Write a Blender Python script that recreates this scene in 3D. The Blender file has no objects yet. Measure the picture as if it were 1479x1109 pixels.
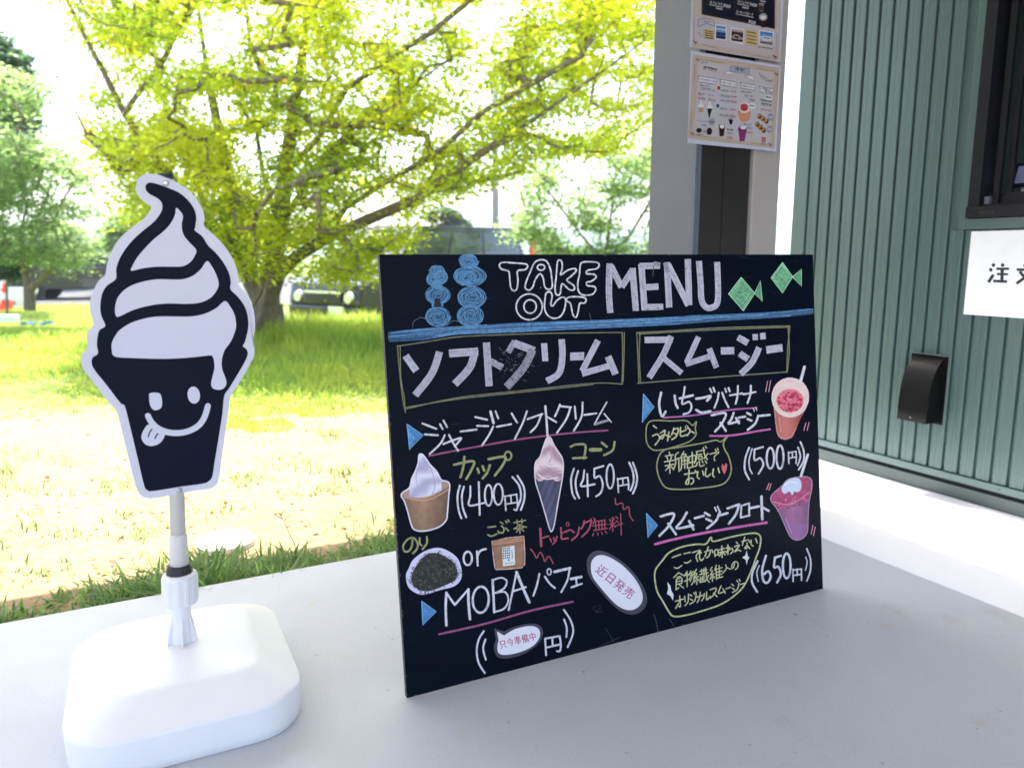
import bpy, bmesh, math, random
import numpy as np
from mathutils import Vector, Matrix, noise

random.seed(7); np.random.seed(7)
S = bpy.context.scene
COL = S.collection
R = math.radians

# ------------------------------------------------------------------ camera, sky, sun, exposure
CAM_H = 0.90
PITCH = R(9.56)
F = 1110.0                      # focal length in photograph pixels (1479 x 1109)
cd = bpy.data.cameras.new('camera'); cam = bpy.data.objects.new('camera', cd); COL.objects.link(cam)
cam.location = (0, 0, CAM_H); cam.rotation_euler = (math.pi/2 - PITCH, 0, 0)
cd.sensor_width = 36; cd.lens = F/1479*36; cd.clip_start = 0.02; cd.clip_end = 6000
cd.dof.use_dof = True; cd.dof.focus_distance = 1.85; cd.dof.aperture_fstop = 3.3
S.camera = cam

SUN_EL, SUN_AZ = 66, -25
w = bpy.data.worlds.new('World'); S.world = w; w.use_nodes = True
nt = w.node_tree; bg = nt.nodes['Background']
sky = nt.nodes.new('ShaderNodeTexSky'); sky.sky_type = 'NISHITA'; sky.sun_disc = False
sky.sun_elevation = R(SUN_EL); sky.sun_rotation = R(SUN_AZ); sky.dust_density = 3.0; sky.air_density = 1.0
nt.links.new(sky.outputs[0], bg.inputs[0]); bg.inputs[1].default_value = 0.15
sd = bpy.data.lights.new('sun', 'SUN'); sd.energy = 3.1; sd.angle = R(0.53); sd.color = (1.0, 0.96, 0.89)
sun = bpy.data.objects.new('sun', sd); COL.objects.link(sun)
sdir = Vector((math.sin(R(SUN_AZ))*math.cos(R(SUN_EL)), math.cos(R(SUN_AZ))*math.cos(R(SUN_EL)), math.sin(R(SUN_EL))))
sun.rotation_euler = sdir.to_track_quat('Z', 'Y').to_euler(); sun.location = (0, 0, 20)
S.view_settings.view_transform = 'Standard'; S.view_settings.look = 'None'
S.view_settings.gamma = 1; S.view_settings.use_curve_mapping = False
S.view_settings.exposure = 2.3
S.render.engine = 'CYCLES'
S.cycles.max_bounces = 10; S.cycles.diffuse_bounces = 5; S.cycles.transmission_bounces = 6
S.cycles.transparent_max_bounces = 12

# ------------------------------------------------------------------ geometry of the place
cp, sp = math.cos(PITCH), math.sin(PITCH)
C0 = Vector((0, 0, CAM_H))
def ray(px, py):
    x = (px-739.5)/F; y = (py-554.5)/F
    return Vector((x, cp - y*sp, -sp - y*cp))
def on(px, py, P0, n):
    d = ray(px, py); return C0 + d*((P0-C0).dot(n)/d.dot(n))
def at(px, py, Y):                     # the point seen at this pixel, Y metres away
    d = ray(px, py); return C0 + d*(Y/d.y)
AZ = R(62.45)
UX = Vector((math.sin(AZ), math.cos(AZ), 0)); WX = Vector((-UX.y, UX.x, 0))
def B(u, w_, z): return UX*u + WX*w_ + Vector((0, 0, z))     # building axes: u along slab edge, w away from the camera
def toB(p): return p.dot(UX), p.dot(WX), p.z
W_EDGE = 2.165                          # far edge of the slab
U_WALL = 2.764                          # face of the green wall
GZ = -0.11                              # ground level next to the slab
def ground_z(x, y):
    t = min(max((y-9.5)/5.0, 0), 1); t = t*t*(3-2*t)
    return GZ - 0.36*t + 0.025*noise.noise(Vector((x*0.35, y*0.35, 0))) * min(1, max(0, (y-2)/3))

# ------------------------------------------------------------------ materials
def srgb(c, k=1.0):
    o = []
    for v in c[:3]:
        v = v/255
        o.append((v/12.92 if v <= 0.04045 else ((v+0.055)/1.055)**2.4)*k)
    return (*o, 1)
class N:
    def __init__(s, name):
        s.m = bpy.data.materials.new(name); s.m.use_nodes = True
        s.t = s.m.node_tree; s.p = s.t.nodes['Principled BSDF']; s.out = s.t.nodes['Material Output']
    def n(s, ty, **kw):
        x = s.t.nodes.new(ty)
        for k, v in kw.items(): setattr(x, k, v)
        return x
    def l(s, a, b): s.t.links.new(a, b)
    def noise(s, scale, detail=4, rough=0.55, vec=None, stretch=None):
        x = s.n('ShaderNodeTexNoise'); x.inputs['Scale'].default_value = scale
        x.inputs['Detail'].default_value = detail; x.inputs['Roughness'].default_value = rough
        if vec is None:
            tc = s.n('ShaderNodeTexCoord'); vec = tc.outputs['Object']
        if stretch:
            mp = s.n('ShaderNodeMapping'); mp.inputs['Scale'].default_value = stretch
            s.l(vec, mp.inputs['Vector']); vec = mp.outputs[0]
        s.l(vec, x.inputs['Vector']); return x.outputs['Fac']
    def ramp(s, fac, stops):
        x = s.n('ShaderNodeValToRGB'); e = x.color_ramp.elements
        while len(e) < len(stops): e.new(0.5)
        for k, (p, c) in enumerate(stops):
            e[k].position = p; e[k].color = c if len(c) == 4 else (*c, 1)
        s.l(fac, x.inputs[0]); return x.outputs[0]
    def mix(s, fac, a, b, mode='MIX'):
        x = s.n('ShaderNodeMix', data_type='RGBA', blend_type=mode)
        for sock, v in ((x.inputs[0], fac), (x.inputs[6], a), (x.inputs[7], b)):
            if hasattr(v, 'links'): s.l(v, sock)
            else: sock.default_value = v
        return x.outputs[2]
    def bump(s, h, strength=0.3, dist=0.002):
        x = s.n('ShaderNodeBump'); x.inputs['Strength'].default_value = strength; x.inputs['Distance'].default_value = dist
        s.l(h, x.inputs['Height']); s.l(x.outputs[0], s.p.inputs['Normal'])
    def set(s, **kw):
        for k, v in kw.items():
            i = s.p.inputs[k.replace('_', ' ')]
            if hasattr(v, 'links'): s.l(v, i)
            else: i.default_value = v
        return s
def g(v): return (v, v, v, 1)
def plain(name, c, rough=0.5, metal=0.0, var=0.12, scale=12, spec=0.5, bump=0.0, coat=0.0):
    m = N(name); c = c if len(c) == 4 else (*c, 1)
    f = m.noise(scale, 5, 0.6)
    lo = tuple(x*(1-var) for x in c[:3])+(1,); hi = tuple(min(1, x*(1+var)) for x in c[:3])+(1,)
    m.set(Base_Color=m.ramp(f, [(0.3, lo), (0.7, hi)]), Roughness=rough, Metallic=metal)
    m.p.inputs['Specular IOR Level'].default_value = spec
    if coat: m.p.inputs['Coat Weight'].default_value = coat
    if bump: m.bump(m.noise(scale*30, 3), bump, 0.001)
    return m.m

M = {}
# concrete slab
m = N('slab_concrete')
f1 = m.noise(1.6, 6, 0.6); f2 = m.noise(160, 3, 0.7); f3 = m.noise(7, 5, 0.65)
c = m.ramp(f1, [(0.3, srgb((189, 191, 195))), (0.7, srgb((201, 203, 207)))])
c = m.mix(m.ramp(f2, [(0.3, g(0.5)), (0.5, g(0)), (0.9, g(0))]), c, srgb((178, 178, 184)))
fd = m.noise(55, 2, 0.4)
c = m.mix(m.ramp(fd, [(0.745, g(0)), (0.77, g(0.55))]), c, srgb((120, 104, 84)))
fs_ = m.noise(2.6, 7, 0.7)
c = m.mix(m.ramp(fs_, [(0.58, g(0)), (0.66, g(0.22)), (0.72, g(0.05))]), c, srgb((160, 150, 134)))
c = m.mix(m.ramp(f3, [(0.62, g(0)), (0.72, g(0.45))]), c, srgb((192, 176, 148)))
c = m.mix(m.ramp(m.noise(340, 2, 0.5), [(0.66, g(0)), (0.78, g(0.25))]), c, srgb((214, 214, 218)))
m.set(Base_Color=c, Roughness=m.ramp(m.noise(5, 4), [(0.3, g(0.42)), (0.7, g(0.6))]))
M['slab'] = m.m
m = N('pale_concrete')
c = m.ramp(m.noise(2.5, 6), [(0.3, srgb((236, 236, 238))), (0.7, srgb((244, 244, 246)))])
c = m.mix(m.ramp(m.noise(9, 6, 0.7), [(0.62, g(0)), (0.8, g(0.35))]), c, srgb((196, 186, 166)))
m.set(Base_Color=c, Roughness=0.7); m.bump(m.noise(180, 4), 0.3, 0.001); M['pale'] = m.m
# ground: bare sandy soil with green film
m = N('soil')
tc = m.n('ShaderNodeTexCoord')
f = m.noise(1.1, 8, 0.62); f2 = m.noise(26, 6, 0.7); f3 = m.noise(3.5, 7, 0.7)
c = m.ramp(f2, [(0.25, srgb((108, 86, 60))), (0.5, srgb((154, 133, 98))), (0.75, srgb((174, 154, 118)))])
c = m.mix(m.ramp(f3, [(0.56, g(0)), (0.68, g(0.30))]), c, srgb((130, 132, 72)))
c = m.mix(m.ramp(f, [(0.35, g(0.45)), (0.55, g(0))]), c, srgb((128, 96, 66)))
sep = m.n('ShaderNodeSeparateXYZ'); m.l(tc.outputs['Object'], sep.inputs[0])
mr = m.n('ShaderNodeMapRange'); m.l(sep.outputs['Y'], mr.inputs[0])
mr.inputs[1].default_value = 4.6; mr.inputs[2].default_value = 5.6
c = m.mix(mr.outputs[0], c, m.ramp(f2, [(0.3, srgb((72, 92, 34))), (0.7, srgb((120, 138, 62)))]))
m.set(Base_Color=c, Roughness=0.95); m.bump(m.noise(40, 8, 0.7), 0.6, 0.01); M['soil'] = m.m
M['asphalt'] = plain('asphalt', (0.075, 0.075, 0.075), 0.9, var=0.25, scale=3, bump=0.4)
# foliage
def leafmat(name, a, b, warm=None, trans=0.58, b2=None):
    m = N(name); ge = m.n('ShaderNodeNewGeometry')
    st = [(0.0, srgb(a)), (0.75, srgb(b))]
    if warm: st += [(0.985, srgb(b)), (0.997, srgb(warm))]
    c = m.ramp(ge.outputs['Random Per Island'], st)
    c = m.mix(m.ramp(m.noise(0.9, 3, 0.6), [(0.36, g(0)), (0.60, g(0.8))]), c, srgb(b2 or b)) if b2 else c
    m.set(Base_Color=c, Roughness=0.55)
    tr = m.n('ShaderNodeBsdfTranslucent')
    hsv = m.n('ShaderNodeHueSaturation'); hsv.inputs['Hue'].default_value = 0.484; hsv.inputs['Saturation'].default_value = 0.97; hsv.inputs['Value'].default_value = 2.9
    m.l(c, hsv.inputs['Color']); m.l(hsv.outputs[0], tr.inputs['Color'])
    mx = m.n('ShaderNodeMixShader'); mx.inputs[0].default_value = trans
    m.l(m.p.outputs[0], mx.inputs[1]); m.l(tr.outputs[0], mx.inputs[2]); m.l(mx.outputs[0], m.out.inputs['Surface'])
    return m.m
M['leaf'] = leafmat('tree_leaves', (92, 120, 34), (130, 152, 42), (190, 140, 60), b2=(160, 164, 34))
M['leaf2'] = leafmat('green_leaves', (80, 104, 58), (106, 130, 74))
M['leafdark'] = leafmat('dark_leaves', (40, 66, 40), (62, 92, 56), trans=0.3)
M['grass'] = leafmat('grass_blades', (84, 118, 40), (130, 158, 56), (176, 168, 96), 0.45, (150, 160, 60))
M['grassnear'] = leafmat('near_grass_blades', (66, 98, 44), (106, 134, 66), (168, 152, 100), 0.4)
m = N('bark')
f = m.noise(9, 8, 0.7, stretch=(3, 3, 0.5))
m.set(Base_Color=m.ramp(f, [(0.3, srgb((92, 82, 70))), (0.7, srgb((150, 138, 120)))]), Roughness=0.9); m.bump(f, 0.8, 0.02)
M['bark'] = m.m
# building
m = N('green_siding_paint')
f = m.noise(1.5, 5)
c = m.ramp(f, [(0.3, srgb((71, 93, 92))), (0.7, srgb((75, 98, 97)))])
m.set(Base_Color=c, Roughness=m.ramp(m.noise(2, 2), [(0.3, g(0.28)), (0.7, g(0.33))])); M['green'] = m.m
M['greendark'] = plain('green_base_paint', srgb((60, 74, 72)), 0.45, var=0.07, scale=4)
M['darkgap'] = plain('gap_shade_black', (0.012, 0.012, 0.013), 0.8)  # near-black that stands in for shade inside gaps and slots
M['winframe'] = plain('dark_anodised_aluminium', (0.0055, 0.006, 0.010), 0.45, 0.0, var=0.1, scale=6, spec=0.25)
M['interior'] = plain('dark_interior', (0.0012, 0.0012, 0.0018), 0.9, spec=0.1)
M['colgrey'] = plain('grey_column_paint', srgb((90, 94, 104)), 0.55, var=0.04, scale=5, bump=0.15)
M['colcream'] = plain('cream_column_paint', srgb((148, 144, 142)), 0.5, var=0.03, scale=5, bump=0.1)
M['coldark'] = plain('dark_column_panel', srgb((30, 27, 27)), 0.5, var=0.25, scale=8, bump=0.1)
M['trim'] = plain('column_trim', srgb((96, 104, 116)), 0.4, 0.2, var=0.08)
M['roof'] = plain('canopy_steel', (0.78, 0.78, 0.78), 0.6, var=0.05, scale=2)
# plastics
def plastic(name, c, rough, sub=0.0, var=0.03):
    mm = plain(name, c, rough, var=var, scale=6)
    if sub:
        p = mm.node_tree.nodes['Principled BSDF']; p.inputs['Subsurface Weight'].default_value = sub
        p.inputs['Subsurface Radius'].default_value = (0.02, 0.02, 0.02)
    return mm
M['tank'] = plastic('white_polyethylene', (0.86, 0.86, 0.87, 1), 0.34, 0.3)
M['collar'] = plastic('white_plastic', (0.80, 0.80, 0.83, 1), 0.35)
M['pole'] = plastic('grey_white_pole', srgb((212, 208, 202)), 0.4)
M['blackplastic'] = plastic('black_plastic', (0.012, 0.013, 0.018, 1), 0.4)
M['panel'] = plastic('sign_panel_board', (0.62, 0.63, 0.72, 1), 0.5)
M['screw'] = plain('steel_screw', (0.55, 0.55, 0.56), 0.25, 1.0)
m = N('vent_hood_paint')
m.set(Base_Color=m.ramp(m.noise(14, 5), [(0.3, g(0.004)), (0.7, g(0.0065))]), Roughness=0.45); m.p.inputs['Specular IOR Level'].default_value = 0.1; M['hood'] = m.m
# printed / chalked colours live on the meshes themselves
def attrmat(name, rough, wear=None):
    m = N(name); a = m.n('ShaderNodeAttribute', attribute_name='Col')
    c = a.outputs['Color']
    if wear:
        f = m.noise(wear[0], 6, 0.7)
        c = m.mix(m.ramp(f, [(wear[1], g(0)), (wear[2], g(wear[3]))]), c, (0.008, 0.011, 0.02, 1))
    m.set(Base_Color=c, Roughness=rough); return m.m
M['chalk'] = attrmat('chalk_marker', 0.8, (110, 0.5, 0.72, 0.55))
M['print'] = attrmat('printed_paper', 0.5)
M['poster'] = plain('poster_paper', (0.40, 0.43, 0.54), 0.3, var=0.02)
M['posterprint'] = attrmat('poster_print', 0.3)
mm_ = M['posterprint'].node_tree; hs_ = mm_.nodes.new('ShaderNodeHueSaturation'); hs_.inputs['Value'].default_value = 0.60; at_n = [q for q in mm_.nodes if q.type == 'ATTRIBUTE'][0]
mm_.links.new(at_n.outputs['Color'], hs_.inputs['Color']); mm_.links.new(hs_.outputs[0], mm_.nodes['Principled BSDF'].inputs['Base Color'])
M['signprint'] = attrmat('sign_print', 0.6); M['signprint'].node_tree.nodes['Principled BSDF'].inputs['Specular IOR Level'].default_value = 0.15
m = N('blackboard_face')
f = m.noise(3, 6, 0.6, stretch=(1, 4, 4)); f2 = m.noise(26, 6, 0.7)
c = m.ramp(f, [(0.35, (0.0010, 0.0034, 0.0100, 1)), (0.7, (0.0026, 0.0062, 0.0150, 1))])
c = m.mix(m.ramp(f2, [(0.6, g(0)), (0.8, g(0.16))]), c, (0.02, 0.024, 0.034, 1))
m.set(Base_Color=c, Roughness=m.ramp(m.noise(4, 5), [(0.3, g(0.35)), (0.7, g(0.5))])); m.p.inputs['Specular IOR Level'].default_value = 0.07
M['board'] = m.m
M['boardedge'] = plain('board_edge_paint', srgb((66, 66, 70)), 0.7, var=0.3, scale=40)
M['wood'] = plain('pine_batten', srgb((170, 140, 100)), 0.7, var=0.2, scale=20)
# vehicles
def paint(name, c, rough=0.25):
    return plain(name, c, rough, 0.2, var=0.05, scale=3, coat=0.6)
M['vanpaint'] = paint('dark_grey_car_paint', srgb((34, 36, 46)))
M['blackpaint'] = paint('black_car_paint', srgb((24, 30, 36)))
M['carglass'] = plain('car_glass', (0.05, 0.06, 0.07), 0.08, 0.0, spec=0.9)
M['tyre'] = plain('tyre_rubber', (0.02, 0.02, 0.02), 0.85)
M['chrome'] = plain('bright_metal', (0.75, 0.76, 0.78), 0.22, 0.9)
M['white'] = plain('white_paint', (0.78, 0.80, 0.83), 0.5, var=0.04)
M['orange'] = plain('orange_plastic', srgb((230, 84, 40)), 0.5)
M['redlamp'] = plain('red_lamp', srgb((170, 26, 26)), 0.25)
M['blue'] = plain('blue_sheet', srgb((120, 176, 214)), 0.5, var=0.2)
M['polegrey'] = plain('utility_pole_concrete', srgb((150, 146, 140)), 0.8)
M['hill'] = plain('wooded_hill', srgb((70, 100, 78)), 1.0, var=0.3, scale=0.05)
M['screen'] = plain('tablet_glass', srgb((150, 150, 190)), 0.1)

# ------------------------------------------------------------------ object helpers
def link(name, me, mat, parent=None, loc=None):
    o = bpy.data.objects.new(name, me); COL.objects.link(o)
    if mat is not None:
        for mm in (mat if isinstance(mat, (list, tuple)) else [mat]): me.materials.append(mm)
    if parent: o.parent = parent
    if loc is not None: o.location = loc
    return o
MATS = {}
def thing(name, label, cat, loc=(0, 0, 0), rotz=0, group=None, kind=None):
    o = bpy.data.objects.new(name, None); COL.objects.link(o); o.location = loc; o.rotation_euler = (0, 0, rotz)
    o.empty_display_size = 0.1
    o['label'] = label; o['category'] = cat
    if group: o['group'] = group
    if kind: o['kind'] = kind
    MATS[o.name] = Matrix.Translation(Vector(loc)) @ Matrix.Rotation(rotz, 4, 'Z')
    return o
def tag(o, label=None, cat=None, group=None, kind=None):
    if label: o['label'] = label
    if cat: o['category'] = cat
    if group: o['group'] = group
    if kind: o['kind'] = kind
    return o
def wm(name, verts, faces, mat, parent=None, loc=None, smooth=False, local=False):
    """mesh from WORLD coordinates, stored relative to its parent (or to loc)"""
    if not local:
        if parent is not None:
            p = parent; base = MATS.get(p.name)
            while base is None: p = p.parent; base = MATS.get(p.name)
            inv = base.inverted(); verts = [inv @ Vector(v) for v in verts]
        elif loc is not None: verts = [Vector(v)-Vector(loc) for v in verts]
    me = bpy.data.meshes.new(name); me.from_pydata([tuple(v) for v in verts], [], faces); me.validate(); me.update()
    if smooth: me.polygons.foreach_set('use_smooth', [True]*len(me.polygons))
    return link(name, me, mat, parent, loc if parent is None else None)
def recalc(o):
    b = bmesh.new(); b.from_mesh(o.data); bmesh.ops.recalc_face_normals(b, faces=b.faces); b.to_mesh(o.data); b.free(); return o
def bevel(o, wdt, seg=2, angle=0.5):
    b = bmesh.new(); b.from_mesh(o.data); bmesh.ops.recalc_face_normals(b, faces=b.faces)
    e = [x for x in b.edges if len(x.link_faces) == 2 and x.calc_face_angle(0) > angle]
    bmesh.ops.bevel(b, geom=e, offset=wdt, segments=seg, profile=0.6, affect='EDGES', clamp_overlap=True)
    b.to_mesh(o.data); b.free(); return o
BF = [(0, 3, 2, 1), (4, 5, 6, 7), (0, 1, 5, 4), (1, 2, 6, 5), (2, 3, 7, 6), (3, 0, 4, 7)]
def bbox(u0, u1, w0, w1, z0, z1):
    return [B(u0, w0, z0), B(u1, w0, z0), B(u1, w1, z0), B(u0, w1, z0), B(u0, w0, z1), B(u1, w0, z1), B(u1, w1, z1), B(u0, w1, z1)]
def bb(name, u0, u1, w0, w1, z0, z1, mat, parent, bv=0):
    o = wm(name, bbox(u0, u1, w0, w1, z0, z1), BF, mat, parent)
    if bv: bevel(o, bv)
    return o
def lbox(name, x0, x1, y0, y1, z0, z1, mat, parent, bv=0):
    v = [(x0, y0, z0), (x1, y0, z0), (x1, y1, z0), (x0, y1, z0), (x0, y0, z1), (x1, y0, z1), (x1, y1, z1), (x0, y1, z1)]
    o = wm(name, v, BF, mat, parent, local=True)
    if bv: bevel(o, bv)
    return o
def tube(verts, faces, pts, rad, n=10, cap=True):
    """append a swept tube through pts with radii rad"""
    k0 = len(verts); P = [Vector(p) for p in pts]
    for i, p in enumerate(P):
        d = (P[min(i+1, len(P)-1)]-P[max(i-1, 0)]).normalized()
        a = d.orthogonal().normalized() if i == 0 else (pa - d*pa.dot(d)).normalized()
        pa = a; b = d.cross(a)
        for j in range(n):
            t = 2*math.pi*j/n; verts.append(p + (a*math.cos(t)+b*math.sin(t))*rad[i])
    for i in range(len(P)-1):
        for j in range(n):
            q = k0+i*n; faces.append((q+j, q+(j+1) % n, q+n+(j+1) % n, q+n+j))
    if cap:
        faces.append(tuple(k0+j for j in reversed(range(n)))); faces.append(tuple(k0+(len(P)-1)*n+j for j in range(n)))
def prism(outline, back, cols=None):
    """outline: list of Vectors; back: offset vector -> closed prism"""
    n = len(outline); v = list(outline)+[p+back for p in outline]
    f = [tuple(range(n)), tuple(reversed(range(n, 2*n)))]+[(i, i+n, (i+1) % n+n, (i+1) % n) for i in range(n)]
    return v, f
def smooth(pts, closed=False, sub=5):
    P = [Vector((*p, 0)) if len(p) == 2 else Vector(p) for p in pts]; n = len(P)
    if n < 3: return [tuple(p[:2]) for p in P]
    out = []
    rng = n if closed else n-1
    for i in range(rng):
        if closed: a, b, c, d = P[i-1], P[i], P[(i+1) % n], P[(i+2) % n]
        else: a, b, c, d = P[max(i-1, 0)], P[i], P[i+1], P[min(i+2, n-1)]
        for k in range(sub):
            t = k/sub
            q = 0.5*((2*b)+(c-a)*t+(2*a-5*b+4*c-d)*t*t+(3*b-a-3*c+d)*t**3)
            out.append((q.x, q.y))
    if not closed: out.append((P[-1].x, P[-1].y))
    return out

# ------------------------------------------------------------------ flat printed / drawn layers lying on a real surface
class Flat:
    count = 0
    def __init__(s, key, P0, n, crop, up):
        s.key, s.P0, s.n, s.crop, s.up = key, P0, n, crop, up
        s.v, s.f, s.c = [], [], []; s.k = 0; Flat.count += 1; s.base = Flat.count*1.13e-6
    def z(s):
        s.k += 1
        return s.up + s.base + s.k*3e-6
    def pt(s, x, y, lift):
        x0, y0, sc = s.crop
        return on(x0+x/sc, y0+y/sc, s.P0+s.n*lift, s.n)
    def poly(s, pts, col, closed_smooth=False):
        if closed_smooth: pts = smooth(pts, True, 5)
        L = s.z(); k = len(s.v)
        for p in pts: s.v.append(s.pt(p[0], p[1], L))
        s.f.append(tuple(range(k, k+len(pts)))); s.c.append(srgb(col, 1.0)); return s
    def stroke(s, pts, wd, col, curve=True, cap=True, jit=0.06):
        if curve and len(pts) > 2: pts = smooth(pts, False, 6)
        elif len(pts) == 2:
            (a, b), (c, d) = pts; pts = [(a+(c-a)*t/4, b+(d-b)*t/4) for t in range(5)]
        L = s.z(); P = np.array(pts, float); n = len(P)
        T = np.gradient(P, axis=0); T /= (np.linalg.norm(T, axis=1)[:, None]+1e-9)
        Nn = np.stack([-T[:, 1], T[:, 0]], 1); hw = wd/2
        ws = hw*(1+np.random.uniform(-jit, jit, n)); left = P+Nn*ws[:, None]; right = P-Nn*ws[:, None]
        k = len(s.v)
        for i in range(n):
            s.v.append(s.pt(*left[i], L)); s.v.append(s.pt(*right[i], L))
        cc = srgb(col)
        for i in range(n-1):
            a = k+2*i; s.f.append((a, a+1, a+3, a+2)); f = 1+random.uniform(-jit, jit); s.c.append((cc[0]*f, cc[1]*f, cc[2]*f, 1))
        if cap:
            for e, sg in ((0, -1), (n-1, 1)):
                k2 = len(s.v)
                for j in range(7):
                    t = -math.pi/2+math.pi*j/6
                    q = P[e]+sg*T[e]*math.cos(t)*hw+Nn[e]*math.sin(t)*hw*0.98
                    s.v.append(s.pt(*q, L))
                s.f.append(tuple(range(k2, k2+7))); s.c.append(cc)
        return s
    def broad(s, pts, wd, col, dark=0.0):
        """wide flat marker: parallel streaks"""
        if len(pts) > 2: pts = smooth(pts, False, 8)
        P = np.array(pts, float); 
        if len(P) == 2: P = np.array([P[0]+(P[1]-P[0])*t/10 for t in range(11)])
        T = np.gradient(P, axis=0); T /= (np.linalg.norm(T, axis=1)[:, None]+1e-9); Nn = np.stack([-T[:, 1], T[:, 0]], 1)
        L = s.z(); nl = 9; k = len(s.v); n = len(P)
        ends = np.random.uniform(-0.04, 0.04, nl+1)*wd
        for i in range(n):
            for j in range(nl+1):
                q = P[i]+Nn[i]*wd*(j/nl-0.5)*(1+random.uniform(-0.015, 0.015))
                if i in (0, n-1): q = q+T[i]*ends[j]
                s.v.append(s.pt(*q, L))
        cc = np.array(srgb(col)[:3]); lane = np.random.uniform(0.78, 1.06, nl); lane[0] = lane[-1] = 1.08
        ph = np.random.uniform(0, 6, nl)
        for i in range(n-1):
            for j in range(nl):
                a = k+i*(nl+1)+j; s.f.append((a, a+1, a+nl+2, a+nl+1))
                f = lane[j]*(0.94+0.06*math.sin(i*0.8+ph[j]))*(1-dark*random.uniform(0.5, 1))
                s.c.append((*np.clip(cc*f, 0, 1), 1))
        return s
    def ell(s, cx, cy, rx, ry, wd, col, rot=0):
        pts = []
        for j in range(25):
            t = 2*math.pi*j/22+0.5
            x, y = rx*math.cos(t), ry*math.sin(t)
            pts.append((cx+x*math.cos(rot)-y*math.sin(rot), cy+x*math.sin(rot)+y*math.cos(rot)))
        return s.stroke(pts, wd, col, curve=False, cap=False)
    def disc(s, cx, cy, rx, ry, col, rot=0, n=20):
        pts = []
        for j in range(n):
            t = 2*math.pi*j/n; x, y = rx*math.cos(t), ry*math.sin(t)
            pts.append((cx+x*math.cos(rot)-y*math.sin(rot), cy+x*math.sin(rot)+y*math.cos(rot)))
        return s.poly(pts, col)
    def mosaic(s, pts, fn, step=4):
        """a printed photograph: small cells coloured by fn(x,y)"""
        L = s.z(); P = smooth(pts, True, 4); xs = [p[0] for p in P]; ys = [p[1] for p in P]
        nn = len(P)
        def inside(x, y):
            r = False; j = nn-1
            for i in range(nn):
                if (P[i][1] > y) != (P[j][1] > y) and x < (P[j][0]-P[i][0])*(y-P[i][1])/(P[j][1]-P[i][1])+P[i][0]: r = not r
                j = i
            return r
        x = min(xs)
        while x < max(xs):
            y = min(ys)
            while y < max(ys):
                if inside(x+step/2, y+step/2):
                    col = fn(x+step/2, y+step/2)
                    if col is not None:
                        k = len(s.v)
                        for dx, dy in ((0, 0), (step, 0), (step, step), (0, step)): s.v.append(s.pt(x+dx, y+dy, L))
                        s.f.append((k, k+1, k+2, k+3)); s.c.append(srgb(col))
                y += step
            x += step
        return s
    def glyph(s, ch, quad, col, bold=0.0):
        """a character set from the font into the quad (tl, tr, br, bl)"""
        V, Fc = font_mesh(ch, bold)
        L = s.z(); k = len(s.v); tl, tr, br, bl = [np.array(q, float) for q in quad]
        for (a, b) in V:
            top = tl+(tr-tl)*a; bot = bl+(br-bl)*a; q = bot+(top-bot)*b
            s.v.append(s.pt(q[0], q[1], L))
        for f in Fc: s.f.append(tuple(k+i for i in f)); s.c.append(srgb(col))
        return s
    def text(s, t, x0, y0, x1, y1, h, col, bold=0.0, dbl=2.2):
        if dbl: s.text(t, x0+dbl, y0, x1+dbl, y1, h, col, bold, 0)
        """string along baseline-middle from (x0,y0) to (x1,y1), letter height h"""
        n = len(t); A = np.array((x0, y0), float); D = (np.array((x1, y1), float)-A)/n
        up = np.array((-D[1], D[0])); up = -up/np.linalg.norm(up)*h/2
        if up[1] > 0: up = -up
        for i, ch in enumerate(t):
            if ch == ' ': continue
            a = A+D*i; b = a+D*0.94
            s.glyph(ch, (a+up, b+up, b-up, a-up), col, bold)
        return s
    def done(s, name, parent, mat, label=None):
        o = wm(name, s.v, s.f, mat, parent)
        me = o.data
        if len(me.polygons) == len(s.c):
            at_ = me.color_attributes.new('Col', 'FLOAT_COLOR', 'CORNER'); arr = []
            for p, c_ in zip(me.polygons, s.c): arr += list(c_)*p.loop_total
            at_.data.foreach_set('color', arr)
        else: print('attr mismatch', name, len(me.polygons), len(s.c))
        if label: o['label'] = label
        return o
_fc = {}
def font_mesh(ch, bold=0.0):
    if (ch, bold) in _fc: return _fc[(ch, bold)]
    cu = bpy.data.curves.new('glyph', 'FONT'); cu.body = ch; cu.resolution_u = 3; cu.offset = bold
    ob = bpy.data.objects.new('glyph', cu); COL.objects.link(ob)
    dg = bpy.context.evaluated_depsgraph_get(); me = bpy.data.meshes.new_from_object(ob.evaluated_get(dg))
    V = [(v.co.x, v.co.y) for v in me.vertices]; Fc = [tuple(p.vertices) for p in me.polygons]
    bpy.data.objects.remove(ob); bpy.data.curves.remove(cu); bpy.data.meshes.remove(me)
    if V:
        wd = 1.0 if ord(ch) > 255 else 0.64
        V = [(x/wd, (y+0.12) if wd == 1.0 else (y+0.05)/0.8) for x, y in V]
    _fc[(ch, bold)] = (V, Fc); return V, Fc
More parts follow.
